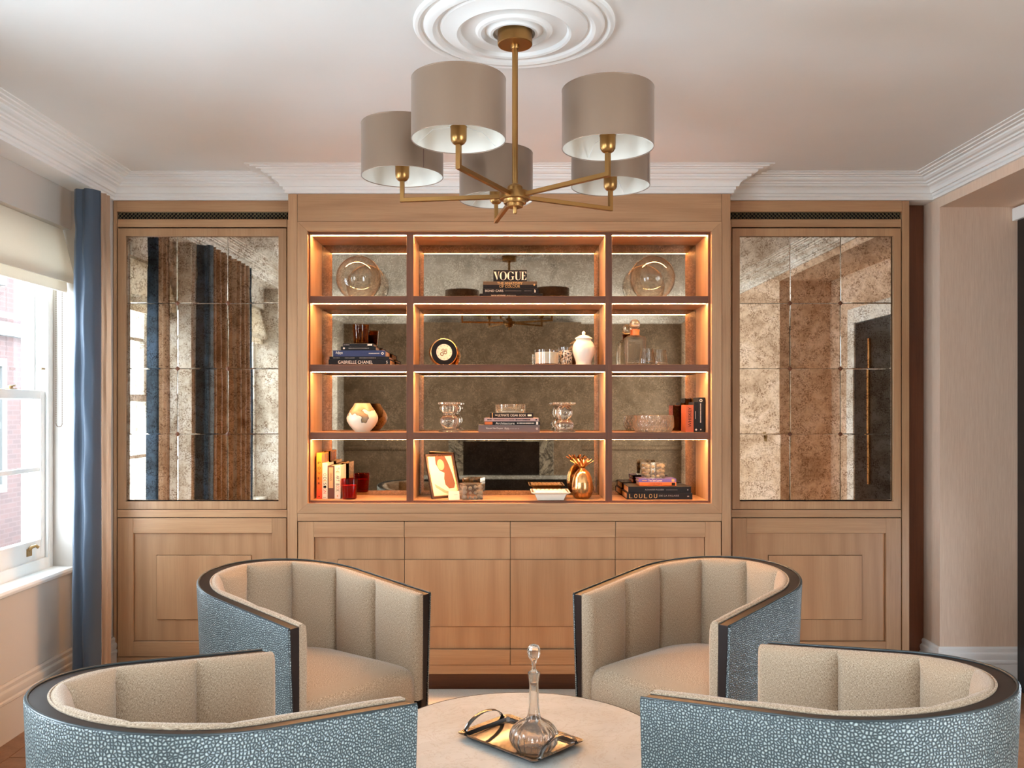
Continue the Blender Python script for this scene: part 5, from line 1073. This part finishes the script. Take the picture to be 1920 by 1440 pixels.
w4 = bpy.data.objects.new('window_4', None); C.objects.link(w4); w4.location = (XR + 0.12, (ADDED_WIN_R[0] + ADDED_WIN_R[1]) / 2, 0.09); w4['o'] = list(w4.location); struct(w4)  # unseen window added behind the viewer for light on the chairs
m = MB(); a, b = ADDED_WIN_R
m.box(XR + 0.08, XR + 0.14, a, a + 0.06, 0.09, ZH); m.box(XR + 0.08, XR + 0.14, b - 0.06, b, 0.09, ZH); m.box(XR + 0.08, XR + 0.14, a + 0.06, b - 0.06, 0.09, 0.17); m.box(XR + 0.08, XR + 0.14, a + 0.06, b - 0.06, ZH - 0.07, ZH); m.box(XR + 0.09, XR + 0.13, (a + b) / 2 - 0.03, (a + b) / 2 + 0.03, 0.17, ZH - 0.07)
wf = m.build('window_frame', 'white_paint', w4, bevel=0.003)
for (ya, yb) in ((a + 0.06, (a + b) / 2 - 0.03), ((a + b) / 2 + 0.03, b - 0.06)): MB().add([(XR + 0.11, ya, 0.17), (XR + 0.11, yb, 0.17), (XR + 0.11, yb, ZH - 0.07), (XR + 0.11, ya, ZH - 0.07)], [(0, 1, 2, 3)]).build('pane', 'window_glass', wf, recalc=False)
sw = thing('light_switch', 'small brass light switch seen in the right mirrored door', 'switch', (XR - 0.004, 1.61, 1.16))
box('switch_plate', 'socket_brass', sw, XR - 0.006, XR - 0.0004, 1.575, 1.645, 1.16, 1.245); box('dolly', 'dark_brass', sw, XR - 0.018, XR - 0.006, 1.603, 1.617, 1.195, 1.215)
y0 = YR
box('chimney_breast', 'wall_rear_paint', wr, -1.05, 0.95, y0, y0 + 0.22, 0, H - 0.11, 0)
m = MB(); yb = y0 + 0.22
m.box(-0.70, -0.52, yb, yb + 0.035, 0.62, 1.16); m.box(0.426, 0.60, yb, yb + 0.035, 0.62, 1.16); m.box(-0.52, 0.426, yb, yb + 0.035, 1.04, 1.16)
m.build('marble_surround', 'veined_marble', wr, bevel=0.003)
box('firebox', 'black_paint', wr, -0.52, 0.426, yb, yb + 0.004, 0.62, 1.04, 0); box('hearth_ledge', 'marble', wr, -1.02, 0.92, yb, yb + 0.07, 0.575, 0.618); box('hearth_plinth', 'black_paint', wr, -1.0, 0.9, yb, yb + 0.03, 0.0, 0.574)
for (a, b, yy) in ((-2.05, -1.052, y0), (0.952, XR, y0)): MB().prism([(yy, 0.92), (yy + 0.03, 0.93), (yy + 0.035, 0.955), (yy + 0.02, 0.975), (yy, 0.98)], 'x', a, b).build('dado_rail', 'wall_rear_paint', wr)

# ------------------------------------------------------------------ street side seen through the panes
ex = thing('brick_house', 'red brick house with white sash windows across the street outside', 'building', (-7.6, 12.5, -1.2))
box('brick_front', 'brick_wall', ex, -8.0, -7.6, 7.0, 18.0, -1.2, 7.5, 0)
for yy in (8.4, 10.4, 12.4, 14.4, 16.4):
    for zz in (0.2, 3.3):
        f_ = MB(); f_.box(-7.62, -7.50, yy - 0.55, yy - 0.43, zz, zz + 2.0); f_.box(-7.62, -7.50, yy + 0.43, yy + 0.55, zz, zz + 2.0); f_.box(-7.62, -7.50, yy - 0.43, yy + 0.43, zz, zz + 0.12); f_.box(-7.62, -7.50, yy - 0.43, yy + 0.43, zz + 1.88, zz + 2.0); f_.box(-7.60, -7.53, yy - 0.43, yy + 0.43, zz + 0.95, zz + 1.05)
        f_ = f_.build('window', 'ext_stone', ex); MB().box(-7.60, -7.575, yy - 0.43, yy + 0.43, zz + 0.12, zz + 1.88).build('pane', 'dark_glass', f_)
box('string_course', 'ext_stone', ex, -7.6, -7.48, 7.0, 18.0, 2.55, 2.75)
pv = box('pavement', 'ext_paving', None, -7.6, -2.45, 2.0, 18.0, -1.3, -1.2, 0); struct(pv)

for o in C.objects:
    if 'o' in o: del o['o']
